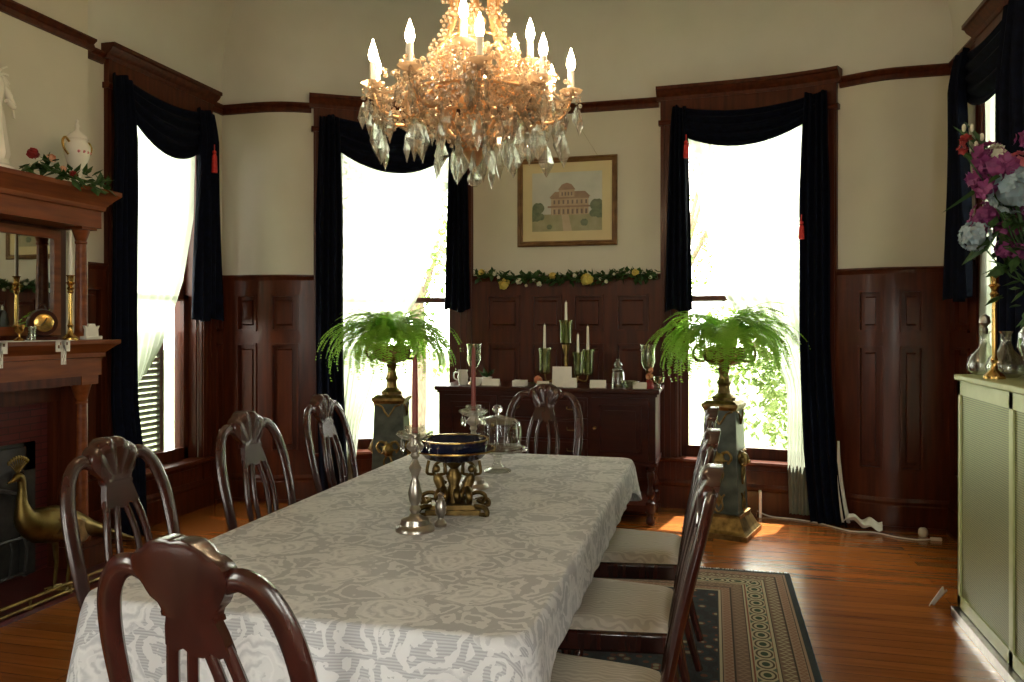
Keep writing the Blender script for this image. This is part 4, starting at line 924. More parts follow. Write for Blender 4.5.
for (y, w, d) in ((.40, .10, .055), (.405, .035, .14), (-.01, .10, .055), (-.005, .035, .14)):
    n = 7
    for i in range(n):
        for j in range(max(2, int(d / .018))):
            if (i + j) % 3 == 2 and 0 < i < n - 1: continue
            mb.box((.098, y - w / 2 + w * i / n, -.006 - (j + 1) * .018), (.101, y - w / 2 + w * (i + 1) / n, -.006 - j * .018))
    mb.box((.098, y - w / 2, -.008), (.101, y + w / 2, .004)).box((.085, y - w / 2, .001), (.101, y + w / 2, .004))
mb.build('lace_point', M['lining'], solid_r, smooth=0)
solid_r.location.x = -3.60
bt = thing('glass_bottle', 'small glass bottle with white stopper near the left edge of the mantel', 'bottle', (-3.62, 3.36, SH + .004))
MB().lathe([(.001, 0), (.028, 0), (.032, .02), (.032, .07), (.012, .10), (.010, .125)], n=16).build('bottle_body', M['thin_etched'], bt); MB().sphere((0, 0, .142), .014, 8, 6).build('stopper', M['porcelain'], bt)
bx_ = thing('wooden_box', 'small dark wooden box on the mantel shelf', 'box', (-3.67, 3.24, SH + .004)); bev(MB().box((-.05, -.08, 0), (.05, .08, .055)).build('box_body', M['sidewood'], bx_), .004); bev(MB().box((-.053, -.083, .055), (.053, .083, .07)).build('lid', M['sidewood'], bx_), .004)
tag(MB().lathe([(.001, 0), (.026, 0), (.022, .008), (.006, .02), (.006, .035), (.022, .05), (.026, .085), (.023, .085), (.018, .052), (.001, .045)], n=16).build('brass_goblet', M['brass'], loc=(-3.55, 3.46, SH + .004)), 'small brass goblet standing between the bottle and the clock', 'goblet')
tag(MB().lathe([(.001, 0), (.022, 0), (.020, .05), (.024, .075), (.021, .075), (.018, .01), (.001, .008)], n=16).build('votive_glass', M['thin_etched'], loc=(-3.57, 3.56, SH + .004)), 'little glass beside the small brass goblet on the mantel', 'glass')
t = thing('card_holder', 'white porcelain card holder at the right end of the mantel shelf', 'ornament', (-3.60, 4.02, SH))
bev(MB().box((-.025, -.065, 0), (.025, .065, .022)).build('base', M['porcelain'], t), .004)
mb = MB(); mb.prism([(-.05, .02), (.05, .02), (.048, .06), (.06, .085), (.03, .075), (.02, .095), (-.02, .095), (-.03, .075), (-.06, .085), (-.048, .06)], lambda y, z: (-.008, y, z), lambda y, z: (.008, y, z)); mb.build('scalloped_plaque', M['porcelain'], t)
# red and white figurine at the far left
t = thing('figurine', 'slim red and white porcelain figurine at the left edge of the mantel', 'ornament', (-3.58, 3.26, SH + .004))
MB().lathe([(.001, 0), (.035, 0), (.038, .02), (.022, .09), (.026, .12), (.012, .15), (.001, .155)], n=14).build('robe', M['red'], t); MB().sphere((0, 0, .17), .018, 10, 8).build('head', M['porcelain'], t)
# ---- on the cornice
CT = 2.2555
u = thing('porcelain_urn', 'white porcelain lidded urn with two handles on top of the overmantel', 'urn', (-3.64, 3.955, CT + .03))
MB().lathe([(.001, -.03), (.040, -.03), (.040, -.018), (.022, 0), (.018, .025), (.030, .06), (.055, .12), (.072, .18), (.070, .22), (.052, .25), (.056, .26), (.001, .26)], n=24).build('urn_body', M['porcelain'], u)
MB().lathe([(.060, .26), (.056, .275), (.036, .295), (.016, .31), (.010, .325), (.015, .34), (.007, .355), (.010, .37), (.001, .38)], n=20).build('lid', M['porcelain'], u)
for s in (-1, 1): MB().tube(smooth_path([(0, s * .068, .16), (0, s * .10, .19), (0, s * .11, .23), (0, s * .09, .255), (0, s * .06, .235)], 5), .007, 8).build('handle', M['brass'], u)
mb = MB(); [mb.blob((.068 * math.cos(a), .068 * math.sin(a), .18), .013, k, 5) for k, a in enumerate((-.3, .1, .5, -.7))]; mb.build('painted_flowers', M['pinkf'], u)
def garland(name, label, pts, sizes, flowers, leafn, seed, z=None, leafL=.06):
    rnd = random.Random(seed); t = thing(name, label, 'garland', tuple(pts[0]))
    O = Vector(pts[0]); P = [Vector(p) - O for p in pts]; sp = smooth_path(P, 10)
    MB().tube(sp, .007, 6).build('vine', M['green_leaf'], t)
    mb = MB()
    for k in range(leafn):
        p = sp[rnd.randrange(len(sp))] + Vector((rnd.uniform(-.02, .03), rnd.uniform(-.03, .03), rnd.uniform(-.03, .03)))
        d = Vector((rnd.uniform(-1, 1), rnd.uniform(-1, .5), rnd.uniform(-.6, 1))); L = leafL * rnd.uniform(.7, 1.3); mb.leaf(p, d, (.3, -.2, 1), L, L * .3)
    mb.build('leaves', M['green_leaf'], t, smooth=0, recalc=False)
    for (q, dz, r, mat) in flowers:
        p = sp[min(len(sp) - 1, int(q * (len(sp) - 1)))]; off = Vector(sizes)
        MB().blob((p.x + off.x, p.y + off.y, p.z + dz + off.z), r, int(q * 100), 9).build('flower', M[mat], t, smooth=60)
    return t
garland('rose_garland', 'silk rose garland with green leaves lying on the overmantel cornice', [(-3.56, 3.52, CT + .03), (-3.52, 3.60, CT + .06), (-3.50, 3.70, CT + .03), (-3.49, 3.88, CT + .02), (-3.52, 4.04, CT + .025)], (0, 0, .03), [(.10, .045, .040, 'redf'), (.33, .02, .034, 'peach'), (.62, -.01, .028, 'redf'), (.50, .0, .024, 'peach')], 90, 5, leafL=.075)
st = thing('statue', 'white statue of a standing robed figure with raised wing, on the overmantel', 'statue', (-3.69, 3.425, CT))
MB().lathe([(.001, 0), (.11, 0), (.11, .03), (.085, .045), (.08, .07), (.001, .07)], n=20).build('base', M['porcelain'], st)
rb = MB().lathe([(.075, .065), (.085, .10), (.07, .20), (.058, .30), (.048, .36), (.056, .42), (.060, .47), (.048, .51), (.020, .53), (.017, .55), (.028, .57), (.034, .60), (.028, .635), (.001, .645)], n=22, sq=lambda a, z: 1 + (.07 * math.cos(9 * a) if z < .36 else 0)); rb.tube(smooth_path([(0, .05, .48), (.02, .09, .42), (.06, .08, .36), (.075, .02, .38)], 5), [.020] * 6 + [.014] * 10, 8); rb.tube(smooth_path([(0, -.05, .48), (.04, -.09, .46), (.07, -.09, .54), (.07, -.08, .62)], 5), [.020] * 6 + [.014] * 10, 8); rb.build('figure', M['porcelain'], st, smooth=60)
for s in (1,):
    mb = MB()
    for k in range(7): mb.tube(smooth_path([(-.03, .03, .45), (-.04, .08 + .01 * k, .56 - .012 * k), (-.04, .13 + .008 * k, .60 - .045 * k)], 4), [.010] * 5 + [.007] * 4, 6)
    mb.build('wing', M['porcelain'], st)
# ================================================================== PICTURE AND GARLAND ON THE BACK WALL
px0, px1, pz0, pz1 = -1.585, -.752, 2.10, 2.835
yb = bowy(-1.17)
pc = thing('framed_picture', 'framed watercolour of a large old house hanging on the back wall', 'picture', ((px0 + px1) / 2, yb - .012, (pz0 + pz1) / 2))
W2, H2 = (px1 - px0) / 2, (pz1 - pz0) / 2
mb = MB(); F = [(0, 0), (0, -.022), (.012, -.032), (.022, -.024), (.034, -.028), (.045, -.014), (.045, 0)]
for (ax, sgn, A, Bv) in (('x', 1, H2, W2), ('x', -1, H2, W2), ('y', 1, W2, H2), ('y', -1, W2, H2)):
    n = len(F); vs = []
    for e in (-1, 1):
        for d, y in F:
            if ax == 'x': vs.append((e * (Bv - d), y, sgn * (A - d)))
            else: vs.append((sgn * (A - d), y, e * (Bv - d)))
    mb.add(vs, [(i, (i + 1) % n, n + (i + 1) % n, n + i) for i in range(n)])
mb.build('frame', noisemat('bronze_brown_frame', (.14, .07, .03), (.24, .13, .05), .35, 12, metal=.3), pc, smooth=0)
MAT = noisemat('cream_mat_board', (.60, .50, .30), (.64, .54, .33), .9, 5)
MB().box((-W2 + .04, -.012, -H2 + .04), (W2 - .04, -.006, H2 - .04)).build('mat_board', MAT, pc, smooth=0)
aw, ah = W2 - .125, H2 - .125; yy = -.013
cols = [noisemat('wc_sky', (.48, .49, .46), (.58, .58, .54), .9, 6), noisemat('wc_stone', (.40, .29, .20), (.50, .38, .28), .9, 20), noisemat('wc_roof', (.26, .17, .13), (.34, .24, .18), .9, 15), noisemat('wc_shadow', (.16, .12, .11), (.22, .17, .15), .9, 15), noisemat('wc_tree', (.10, .13, .09), (.20, .22, .15), .9, 25), noisemat('wc_lawn', (.30, .29, .18), (.38, .35, .24), .9, 15), noisemat('wc_path', (.46, .36, .26), (.52, .42, .32), .9, 15)]
art = MB()
def ap(mi, poly, lay): art.cur = mi; art.prism([(x * aw, z * ah) for x, z in poly], lambda x, z: (x, yy, z), lambda x, z: (x, yy - .0006 * (lay + 1), z))
R4 = lambda a, b, c, d: [(a, c), (b, c), (b, d), (a, d)]
ap(0, R4(-1, 1, -1, 1), 0); ap(5, R4(-1, 1, -1, -.42), 1); ap(6, [(-.15, -.44), (.05, -.44), (.15, -1), (-.1, -1)], 2)
ap(1, R4(-.45, .62, -.45, .15), 2); ap(2, [(-.5, .15), (.68, .15), (.52, .34), (-.34, .34)], 3); ap(1, R4(-.22, .22, .15, .40), 4); ap(2, [(-.25, .40), (.25, .40), (.14, .58), (0, .64), (-.14, .58)], 5); ap(2, R4(-.55, .72, -.20, -.14), 5); ap(2, R4(-.47, .64, .10, .15), 5)
for k in range(8): x = -.38 + k * .13; ap(3, R4(x, x + .05, -.08, .05), 5); ap(3, R4(x, x + .055, -.42, -.26), 5); ap(6, R4(x - .035, x - .015, -.45, -.2), 6)
for k in range(4): ap(3, R4(-.15 + k * .09, -.11 + k * .09, .2, .32), 6)
for cx_, cz_, r_ in ((-.82, -.2, .22), (-.92, -.45, .25), (-.75, -.5, .14), (.86, -.15, .25), (.95, -.4, .22), (.76, -.42, .15), (-.5, -.85, .10), (.5, -.72, .14)): ap(4, [(cx_ + r_ * (.85 + .08 * math.sin(7 * t_)) * math.cos(t_) * .9 if abs(cx_) < .8 else max(-1, min(1, cx_ + r_ * .8 * math.cos(t_))), cz_ + r_ * (.85 + .08 * math.cos(6 * t_)) * math.sin(t_)) for t_ in [k * PI / 8 for k in range(16)]], 6 + cx_ + r_ * 5)
art.build('painting', cols, pc, smooth=0)
MB().tube([(-W2 + .15, .004, H2 - .02), (0, .009, H2 + .42), (W2 - .15, .004, H2 - .02)], .0012, 4).build('hanging_wire', M['oldbrass'], pc)
gp = []
for k in range(13): x = -1.90 + k * 1.46 / 12; gp.append((x, bowy(x) - .088, ZW + .005 - .035 * math.sin(k * PI / 12) + .012 * math.sin(k * 2.1)))
garland('flower_garland', 'green garland with yellow and white flowers along the top of the panelling', gp, (0, -.035, -.01), [(.04, .03, .035, 'yellow'), (.165, -.045, .060, 'yellow'), (.435, .04, .042, 'yellow'), (.63, -.01, .066, 'yellow'), (.895, .03, .036, 'yellow'), (.245, -.02, .034, 'whitef'), (.10, .02, .022, 'whitef'), (.56, .02, .022, 'whitef'), (.33, -.02, .020, 'whitef'), (.70, .0, .018, 'whitef'), (.74, -.03, .022, 'whitef'), (.36, -.045, .028, 'whitef'), (.97, -.02, .02, 'whitef'), (.13, .0, .018, 'whitef'), (.78, .02, .016, 'whitef'), (.29, -.06, .018, 'whitef')], 520, 9, leafL=.058)
# ================================================================== RADIATOR COVER
RCX, RY0, RY1, RH = 1.185, 2.55, 4.42, 1.205
rc = thing('radiator_cover', 'cream painted metal radiator cover with perforated panels against the right wall', 'radiator cover', ((RCX + XR) / 2, (RY0 + RY1) / 2, 0))
ox, oy = (RCX + XR) / 2, (RY0 + RY1) / 2; a_, b_, y0_, y1_ = RCX - ox, XR - .07 - ox, RY0 - oy, RY1 - oy
mb = MB(); mb.box((a_ - .015, y0_ - .01, RH - .03), (b_, y1_ + .01, RH)); bev(mb.build('top', M['cream_paint'], rc), .008, 3)
mb = MB(); st_ = [y1_ - .045, y1_ - .715, y1_ - .76, y1_ - 1.43, y1_ - 1.475, y0_]
for p, q_ in ((y1_ - .045, y1_), (y1_ - .76, y1_ - .715), (y1_ - 1.475, y1_ - 1.43), (y0_, y0_ + .04)): mb.box((a_, p, .05), (a_ + .02, q_, RH - .03))
mb.box((a_, y0_, RH - .10), (a_ + .02, y1_, RH - .03)); mb.box((a_, y0_, .05), (a_ + .02, y1_, .11)); mb.box((a_ + .0, y1_ - .012, .0), (b_, y1_, RH - .03)); mb.box((a_, y0_, .0), (b_, y0_ + .012, RH - .03))
mb.box((a_ + .006, y0_, .0), (a_ + .02, y1_, .05))
mb.build('casing', M['cream_paint'], rc, smooth=0)
for p, q_ in ((y1_ - .715, y1_ - .045), (y1_ - 1.43, y1_ - .76), (y0_ + .04, y1_ - 1.475)): MB().box((a_ + .008, p, .11), (a_ + .012, q_, RH - .10)).build('grille_panel', M['grille'], rc, smooth=0)
MB().box((a_ + .05, y0_ + .1, .1), (b_ - .05, y1_ - .1, 1.0)).build('radiator', M['blackcast'], rc, smooth=0)
MB().box((a_ - .03, y0_, .0), (a_ + .004, y1_, .045)).build('kick_strip', M['silver'], rc, smooth=0)
RT = RH + .001
# brass candlestick, decanters, vase, bouquet
t = candlestick('candlestick', 'polished brass candlestick standing on the radiator cover between two decanters', 1.240, 4.06, RT, .48, M['brass'], r=.045)
def decanter(x, y, s, label, stopper=True):
    t = thing('decanter', label, 'decanter', (x, y, RT), 0, 'glass decanters on the radiator cover')
    MB().lathe([(.001, 0), (.045 * s, 0), (.072 * s, .02), (.078 * s, .05), (.066 * s, .09), (.030 * s, .13), (.020 * s, .16), (.020 * s, .20), (.030 * s, .215)], n=22, cap=True, sq=lambda a, z: 1 + .03 * math.cos(11 * a)).build('decanter_body', M['thin_etched'], t)
    if stopper: MB().lathe([(.014, .20), (.016, .225), (.008, .235), (.026, .255), (.022, .285), (.001, .30)], n=12).build('stopper', M['silver'], t)
decanter(1.29, 4.36, 1, 'squat glass decanter with silver stopper, left of the brass candlestick on the radiator cover')
decanter(1.328, 4.19, 1.05, 'wider glass decanter just right of the brass candlestick on the radiator cover', False)
bv = Vector((1.345, 3.78, RT))
v = thing('flower_vase', 'cut glass vase holding the tall silk flower arrangement on the radiator cover', 'vase', tuple(bv))
MB().lathe([(.001, 0), (.055, 0), (.055, .015), (.03, .03), (.03, .05), (.075, .09), (.098, .15), (.095, .21), (.065, .26), (.05, .29), (.065, .33)], n=24, cap=True, sq=lambda a, z: 1 + .04 * math.cos(12 * a) * math.cos(z * 60)).build('vase_body', M['thin_etched'], v)
bq = thing('flower_arrangement', 'silk flower arrangement of magenta, pink, pale blue and white blooms in the glass vase', 'flowers', tuple(bv))
def bpt(px, py, dY=0):
    Y = 3.78 + dY; p = at(px, Y); return Vector((p.x, Y, zat(py, p.x, Y))) - bv
heads = []
rnd = random.Random(4)
def cluster(c, R, n, fr, mat, name, seed, sc=(1, 1, 1)):
    rnd = random.Random(seed); mb = MB()
    for k in range(n):
        d = Vector((rnd.gauss(0, 1), rnd.gauss(0, 1), rnd.gauss(0, 1))).normalized(); p = c + Vector((d.x * R * sc[0], d.y * R * sc[1], d.z * R * sc[2]))
        q_ = Vector((0, 0, 1)).rotation_difference(d)
        for j in range(5):
            a = j * 2 * PI / 5 + k; e = q_ @ Vector((math.cos(a), math.sin(a), .35)); e2 = q_ @ Vector((math.cos(a + .6), math.sin(a + .6), .3)); e3 = q_ @ Vector((math.cos(a - .6), math.sin(a - .6), .3))
            mb.add([p, p + e3 * fr * .7, p + e * fr, p + e2 * fr * .7], [(0, 1, 2, 3)])
    mb.sphere(tuple(c), R * .8, 8, 6, sc); o = mb.build(name, M[mat], bq, smooth=0, recalc=False); heads.append(c); return o
cluster(bpt(1013, 190, -.05), .085, 70, .03, 'bluef', 'hydrangea', 1); cluster(bpt(975, 236, -.02), .055, 50, .022, 'bluef', 'hydrangea', 2)
for i, (px, py, r, n, f, mt_) in enumerate([(988, 158, .05, 14, .038, 'magenta'), (1000, 168, .055, 16, .038, 'magenta'), (978, 178, .03, 8, .034, 'magenta'), (990, 186, .045, 12, .036, 'magenta'), (996, 153, .022, 8, .028, 'whitef'), (1019, 163, .035, 14, .03, 'pinkf'), (985, 215, .05, 40, .020, 'magenta'), (978, 226, .04, 30, .018, 'magenta'), (1008, 232, .05, 50, .018, 'magenta'), (1004, 249, .03, 30, .016, 'magenta'), (1021, 212, .035, 30, .018, 'magenta'), (1018, 252, .03, 24, .016, 'magenta'), (966, 140, .014, 6, .02, 'redf'), (962, 150, .012, 5, .018, 'redf'), (1024, 140, .025, 10, .026, 'magenta')]):
    cluster(bpt(px, py, rnd.uniform(-.08, .08)), r, n, f, mt_, 'blossom', 10 + i)
for i, (px, py, r) in enumerate([(1060, 200, .07), (1075, 160, .06), (1050, 250, .05), (1045, 150, .05)]): cluster(bpt(px, py, rnd.uniform(-.1, .15)), r, 30, .03, ('pinkf', 'bluef', 'whitef', 'magenta')[i], 'blossom', 40 + i)
mb = MB()
for (px, py) in ((972, 128), (982, 137), (976, 145), (964, 128)): c = bpt(px, py); mb.sphere(tuple(c), .009, 8, 6, (1, 1, 2.0)); heads.append(c)
mb.build('lily_bud', M['whitef'], bq)['kind'] = 'stuff'
mb = MB()
for c in heads: mb.tube(smooth_path([Vector((0, 0, .12)), Vector((c.x * .15, c.y * .15, .38)), Vector((c.x * .55, c.y * .55, max(.4, c.z * .75))), c], 5), .0032, 5)
mb.build('stems', M['green_leaf'], bq)
mb = MB()
for (p, q_, L, w) in ((bpt(985, 150), bpt(956, 122), .15, .012), (bpt(990, 152), bpt(968, 118), .17, .012), (bpt(995, 180), bpt(940, 208), .20, .008), (bpt(1000, 230), bpt(960, 262), .12, .03), (bpt(1010, 265), bpt(985, 275), .10, .03)): mb.leaf(p, q_ - p, (0, -1, 1), (q_ - p).length, w)
for k in range(60):
    c = heads[rnd.randrange(len(heads))] * rnd.uniform(.55, .95); mb.leaf(c, Vector((rnd.uniform(-1, .5), rnd.uniform(-1, 1), rnd.uniform(-.8, .8))), (0, 0, 1), rnd.uniform(.07, .12), .022)
for (px, py) in ((1000, 330), (1012, 345), (1022, 320)): c = bpt(px, py, -.05); mb.leaf(Vector((0, 0, .33)), c - Vector((0, 0, .33)), (0, 0, 1), .16, .035)
mb.build('leaves', M['green_leaf'], bq, smooth=0, recalc=False)
# ================================================================== ON THE DINING TABLE
TZ = TT + .0055
def tablestick(x, y, label, cl, ch):
    t = thing('table_candlestick', label, 'candlestick', (x, y, TZ), 0, 'silver candlesticks on the dining table')
    MB().lathe([(.001, 0), (.066, 0), (.066, .008), (.058, .018), (.050, .022), (.046, .038), (.022, .048), (.014, .058), (.020, .070), (.012, .085), (.020, .10), (.024, .125), (.016, .16), (.010, .175), (.014, .19), (.022, .21), (.014, .225), (.009, .24), (.016, .25), (.012, .262), (.028, .275), (.030, .285), (.018, .30), (.018, .325), (.001, .325)], n=24).build('stem', M['silver'], t)
    MB().lathe([(.017, .30), (.045, .310), (.062, .325), (.058, .331), (.040, .318), (.018, .306)], n=20, cap=False, sq=lambda a, z: 1 + .07 * math.cos(10 * a)).build('bobeche', M['thin'], t)
    MB().lathe([(.012, .325), (.028, .33), (.035, .345), (.032, .35), (.014, .335)], n=16, cap=False).build('glass_cup', M['thin'], t)
    for k in range(6): a = k * PI / 3; MB().lathe([(.001, .262), (.007, .278), (.004, .296), (.001, .305)], (.05 * math.cos(a), .05 * math.sin(a), 0), 6).build('drop', M['crystal'], t)
    candle(x, y, TZ + .326, ch, .0105, M['candle_red'], cl, 'dark red candles on the dining table')
tablestick(-.972, 2.53, 'silver candlestick with glass drip pan nearest to the viewer on the table', 'dark red candle in the nearer silver candlestick', .255)
tablestick(-.985, 3.25, 'silver candlestick standing behind the dark blue compote', 'dark red candle in the farther silver candlestick, behind the compote', .27)
tag(MB().lathe([(.001, 0), (.020, 0), (.022, .01), (.012, .022), (.010, .03), (.018, .045), (.020, .07), (.013, .09), (.008, .10), (.012, .11), (.001, .118)], n=14).build('salt_shaker', M['silver'], loc=(-.905, 2.60, TZ)), 'small glass and silver shaker beside the nearer candlestick', 'shaker')
cp = thing('compote', 'dark blue bowl with gilt rim on an ornate gilt figural stand', 'compote', (-.93, 2.82, TZ), math.radians(14))
mb = MB()
mb.box((-.10, -.07, .0), (.10, .07, .018)); mb.box((-.085, -.058, .018), (.085, .058, .034))
for sx in (-1, 1):
    for sy in (-1, 1): mb.tube(smooth_path([(sx * .08, sy * .05, .03), (sx * .115, sy * .075, .03), (sx * .125, sy * .085, .008), (sx * .10, sy * .07, .003)], 4), .010, 6)
bs = mb.build('stand_base', M['dark_gilt'], cp, smooth=35)
for s in (-1, 0, 1):
    mb = MB(); a = Vector((s * .045, -.01 * abs(s) + .01, 0)); lean = Vector((s * .02, 0, 0))
    mb.tube(smooth_path([a + Vector((.012, -.02, .034)), a + Vector((.014, -.045, .065)), a + Vector((.006, -.01, .085))], 4), [.011, .012, .012, .013, .014, .014, .014, .014, .014], 7)
    mb.tube(smooth_path([a + Vector((-.014, .01, .034)), a + Vector((-.018, -.02, .06)), a + Vector((-.006, 0, .085))], 4), [.011] * 9, 7)
    mb.tube(smooth_path([a + Vector((0, 0, .08)), a + lean * .5 + Vector((0, .005, .11)), a + lean + Vector((0, 0, .14))], 4), [.015, .017, .018, .019, .020, .020, .018, .014, .008], 8)
    mb.sphere(tuple(a + lean + Vector((0, -.004, .158))), .015, 10, 7)
    for h in (-1, 1): mb.tube(smooth_path([a + lean + Vector((h * .014, 0, .137)), a + lean + Vector((h * .034, -.008, .145)), a + lean + Vector((h * .028, 0, .188))], 4), .006, 6)
    mb.build('cherub', M['dark_gilt'], cp, smooth=60)
mb = MB()
for s in (-1, 1):
    mb.tube(smooth_path([(s * .02, 0, .04), (s * .08, .0, .07), (s * .115, 0, .06), (s * .105, 0, .035), (s * .085, 0, .045)], 5), .008, 6); mb.tube(smooth_path([(s * .03, .03, .10), (s * .075, .02, .13), (s * .07, .01, .17), (s * .04, 0, .19)], 5), .006, 6)
mb.lathe([(.02, .0), (.03, .07), (.018, .10), (.03, .13), (.015, .16), (.04, .185), (.045, .195)], n=12); mb.build('scrollwork', M['dark_gilt'], cp, smooth=50)
BL = noisemat('cobalt_glaze', (.006, .008, .020), (.012, .014, .035), .15, 8)
MB().lathe([(.02, .186), (.07, .19), (.105, .200), (.122, .218), (.150, .228), (.150, .233), (.122, .234), (.128, .266), (.122, .266), (.112, .233), (.09, .212), (.04, .205), (.001, .20)], n=36).build('bowl', BL, cp)
MB().lathe([(.1495, .227), (.155, .229), (.155, .234), (.1495, .2345), (.1495, .227)], n=36, cap=False).build('gilt_rim', M['brass'], cp)
MB().lathe([(.121, .266), (.130, .266), (.130, .271), (.121, .271), (.121, .266)], n=36, cap=False).build('gilt_rim', M['brass'], cp)
ks = thing('cake_stand', 'glass cake stand with domed cover at the far end of the table', 'cake stand', (-.985, 3.64, TZ))
MB().lathe([(.001, 0), (.065, 0), (.062, .008), (.03, .02), (.018, .045), (.022, .07), (.05, .092), (.135, .100), (.140, .112), (.132, .112), (.128, .106), (.001, .104)], n=32, sq=lambda a, z: 1 + (.03 * math.cos(16 * a) if z < .03 or z > .099 else 0)).build('stand', M['thin'], ks)
MB().lathe([(.112, .113), (.114, .118), (.114, .20), (.108, .232), (.085, .250), (.03, .262), (.014, .268), (.001, .268)], n=32, cap=False).build('dome', M['thin'], ks)
MB().lathe([(.010, .268), (.012, .275), (.024, .285), (.026, .297), (.014, .312), (.001, .314)], n=14).build('knob', M['crystal'], ks)
# ================================================================== ON THE SIDEBOARD
SZ = .986
def goblet(x, y, label):
    t = thing('hurricane_glass', label, 'glass', (x, y, SZ), 0, 'glass hurricane lamps on the sideboard')
    MB().lathe([(.001, 0), (.045, 0), (.040, .012), (.014, .03), (.011, .06), (.020, .08), (.012, .10), (.018, .115), (.022, .12)], n=18).build('foot', M['oldbrass'], t)
    MB().lathe([(.012, .12), (.040, .145), (.055, .19), (.052, .25), (.055, .29), (.062, .315), (.059, .315), (.052, .288), (.049, .25), (.050, .19), (.035, .15)], n=24, cap=False).build('chimney', M['thin_etched'], t)
g1 = at(474, 6.05); goblet(g1.x, 6.05, 'etched hurricane glass at the left end of the sideboard'); g2 = at(648, 6.08); goblet(g2.x, 6.08, 'etched hurricane glass at the right end of the sideboard')
# candelabrum with four glass vases
e = at(566, 6.12); ep = thing('candelabrum', 'tall candelabrum with green glass holders in the middle of the sideboard', 'candelabrum', (e.x, 6.12, SZ))
MB().lathe([(.001, 0), (.07, 0), (.07, .015), (.04, .03), (.016, .05), (.02, .09), (.012, .12), (.016, .20), (.012, .23), (.030, .295), (.030, .312)], n=18).build('stem', M['oldbrass'], ep)
GG = thinglass('pale_green_glass', (.70, .74, .52), .18, .15)
hold = [(0, 0, .312, .056, .19, .13), (-.165, -.02, .085, .050, .20, .17), (.10, -.04, .075, .040, .18, .16), (.165, .03, .075, .048, .20, .17)]
for i, (x, y, z, r, h, ch) in enumerate(hold):
    if i: MB().tube(smooth_path([(0, 0, .12), (x * .5, y * .5, .05), (x * .9, y * .9, .03), (x, y, z)], 5), .006, 6).build('arm', M['oldbrass'], ep)
    MB().lathe([(.001, z), (r * .6, z), (r * .85, z + .015), (r * .9, z + h * .8), (r * 1.1, z + h), (r * 1.04, z + h), (r * .85, z + h * .8), (r * .8, z + .02), (.001, z + .012)], c=(x, y, 0), n=20, sq=lambda a, z_: 1 + .05 * math.cos(8 * a)).build('glass_holder', GG, ep)
    candle(e.x + x, 6.12 + y, SZ + z + .0125, h + ch * (1 if i != 2 else .8), .012, M['candle_white'], ('white candle in the topmost glass holder of the candelabrum', 'white candle in the leftmost glass holder of the candelabrum', 'white candle in the front right glass holder of the candelabrum', 'white candle in the rear right glass holder of the candelabrum')[i], 'white candles in the candelabrum')
def card(px, Y, w, h, label, tent=True, z=0, rz=0, mat='paper'):
    p = at(px, Y); t = MB()
    if tent: t.add([(-w / 2, -.022, 0), (w / 2, -.022, 0), (w / 2, 0, h), (-w / 2, 0, h), (w / 2, .022, 0), (-w / 2, .022, 0)], [(0, 1, 2, 3), (3, 2, 4, 5)]); o = solid(t.build('place_card', M[mat], smooth=0), .0015)
    else: t.box((-w / 2, -.05, 0), (w / 2, .05, h)); o = bev(t.build('gift_box', M[mat], smooth=0), .003)
    o.location = (p.x, Y, SZ + z + .001); o.rotation_euler = (0, 0, rz); return tag(o, label, 'card' if tent else 'box')
card(562, 5.92, .145, .15, 'large white folded card standing before the candelabrum'); card(570, 5.865, .10, .07, 'small cream card leaning in front of the large white card')
card(543, 5.90, .09, .04, 'low white card just left of the large white card'); card(491, 5.92, .14, .05, 'white folded card beside the left hurricane glass'); card(598, 5.90, .12, .055, 'white folded card right of the candelabrum')
card(640, 5.88, .10, .045, 'white card in front of the right hurricane glass'); card(520, 5.90, .10, .045, 'cream box on the sideboard left of the orange rose', False)
p = at(463, 5.95); cr = thing('creamer', 'white porcelain creamer with handle at the left end of the sideboard', 'creamer', (p.x, 5.95, SZ))
MB().lathe([(.001, 0), (.030, 0), (.036, .02), (.042, .06), (.034, .095), (.040, .115), (.036, .115), (.030, .095), (.001, .05)], n=20).build('creamer_body', M['porcelain'], cr); MB().tube(smooth_path([(-.034, 0, .095), (-.07, 0, .09), (-.072, 0, .05), (-.036, 0, .03)], 5), .006, 8).build('handle', M['porcelain'], cr)
p = at(476, 5.90); tag(MB().lathe([(.001, 0), (.03, 0), (.045, .03), (.048, .06), (.045, .06), (.038, .03), (.001, .012)], n=20).build('sugar_bowl', M['porcelain'], loc=(p.x, 5.90, SZ)), 'white porcelain bowl beside the creamer', 'bowl')
p = at(618, 6.0); dk = thing('apothecary_jar', 'clear glass jar with stepped lid on the right half of the sideboard', 'jar', (p.x, 6.0, SZ))
MB().lathe([(.001, 0), (.045, 0), (.048, .01), (.048, .10), (.04, .115), (.036, .12)], n=22).build('jar_body', M['thin_etched'], dk); MB().lathe([(.044, .12), (.046, .13), (.025, .15), (.035, .165), (.030, .18), (.012, .195), (.014, .21), (.001, .215)], n=18).build('lid', M['thin_etched'], dk)
p = at(630, 5.90); tag(MB().lathe([(.001, 0), (.03, 0), (.035, .01), (.065, .05), (.068, .055), (.060, .05), (.03, .014), (.001, .010)], n=20, sq=lambda a, z: 1 + .05 * math.cos(9 * a)).build('glass_dish', M['thin_etched'], loc=(p.x, 5.90, SZ)), 'low glass dish in front of the jar on the sideboard', 'dish')
p = at(649.5, 5.90); fg = thing('flower_figurine', 'orange and red flower figurine near the right end of the sideboard', 'ornament', (p.x, 5.90, SZ))
MB().lathe([(.001, 0), (.030, 0), (.036, .02), (.025, .05), (.012, .07)], n=14).build('base', M['redf'], fg); mb = MB(); mb.blob((0, 0, .09), .034, 4, 9); mb.blob((.01, 0, .135), .024, 5, 7); mb.build('blossoms', M['peach'], fg, smooth=60)
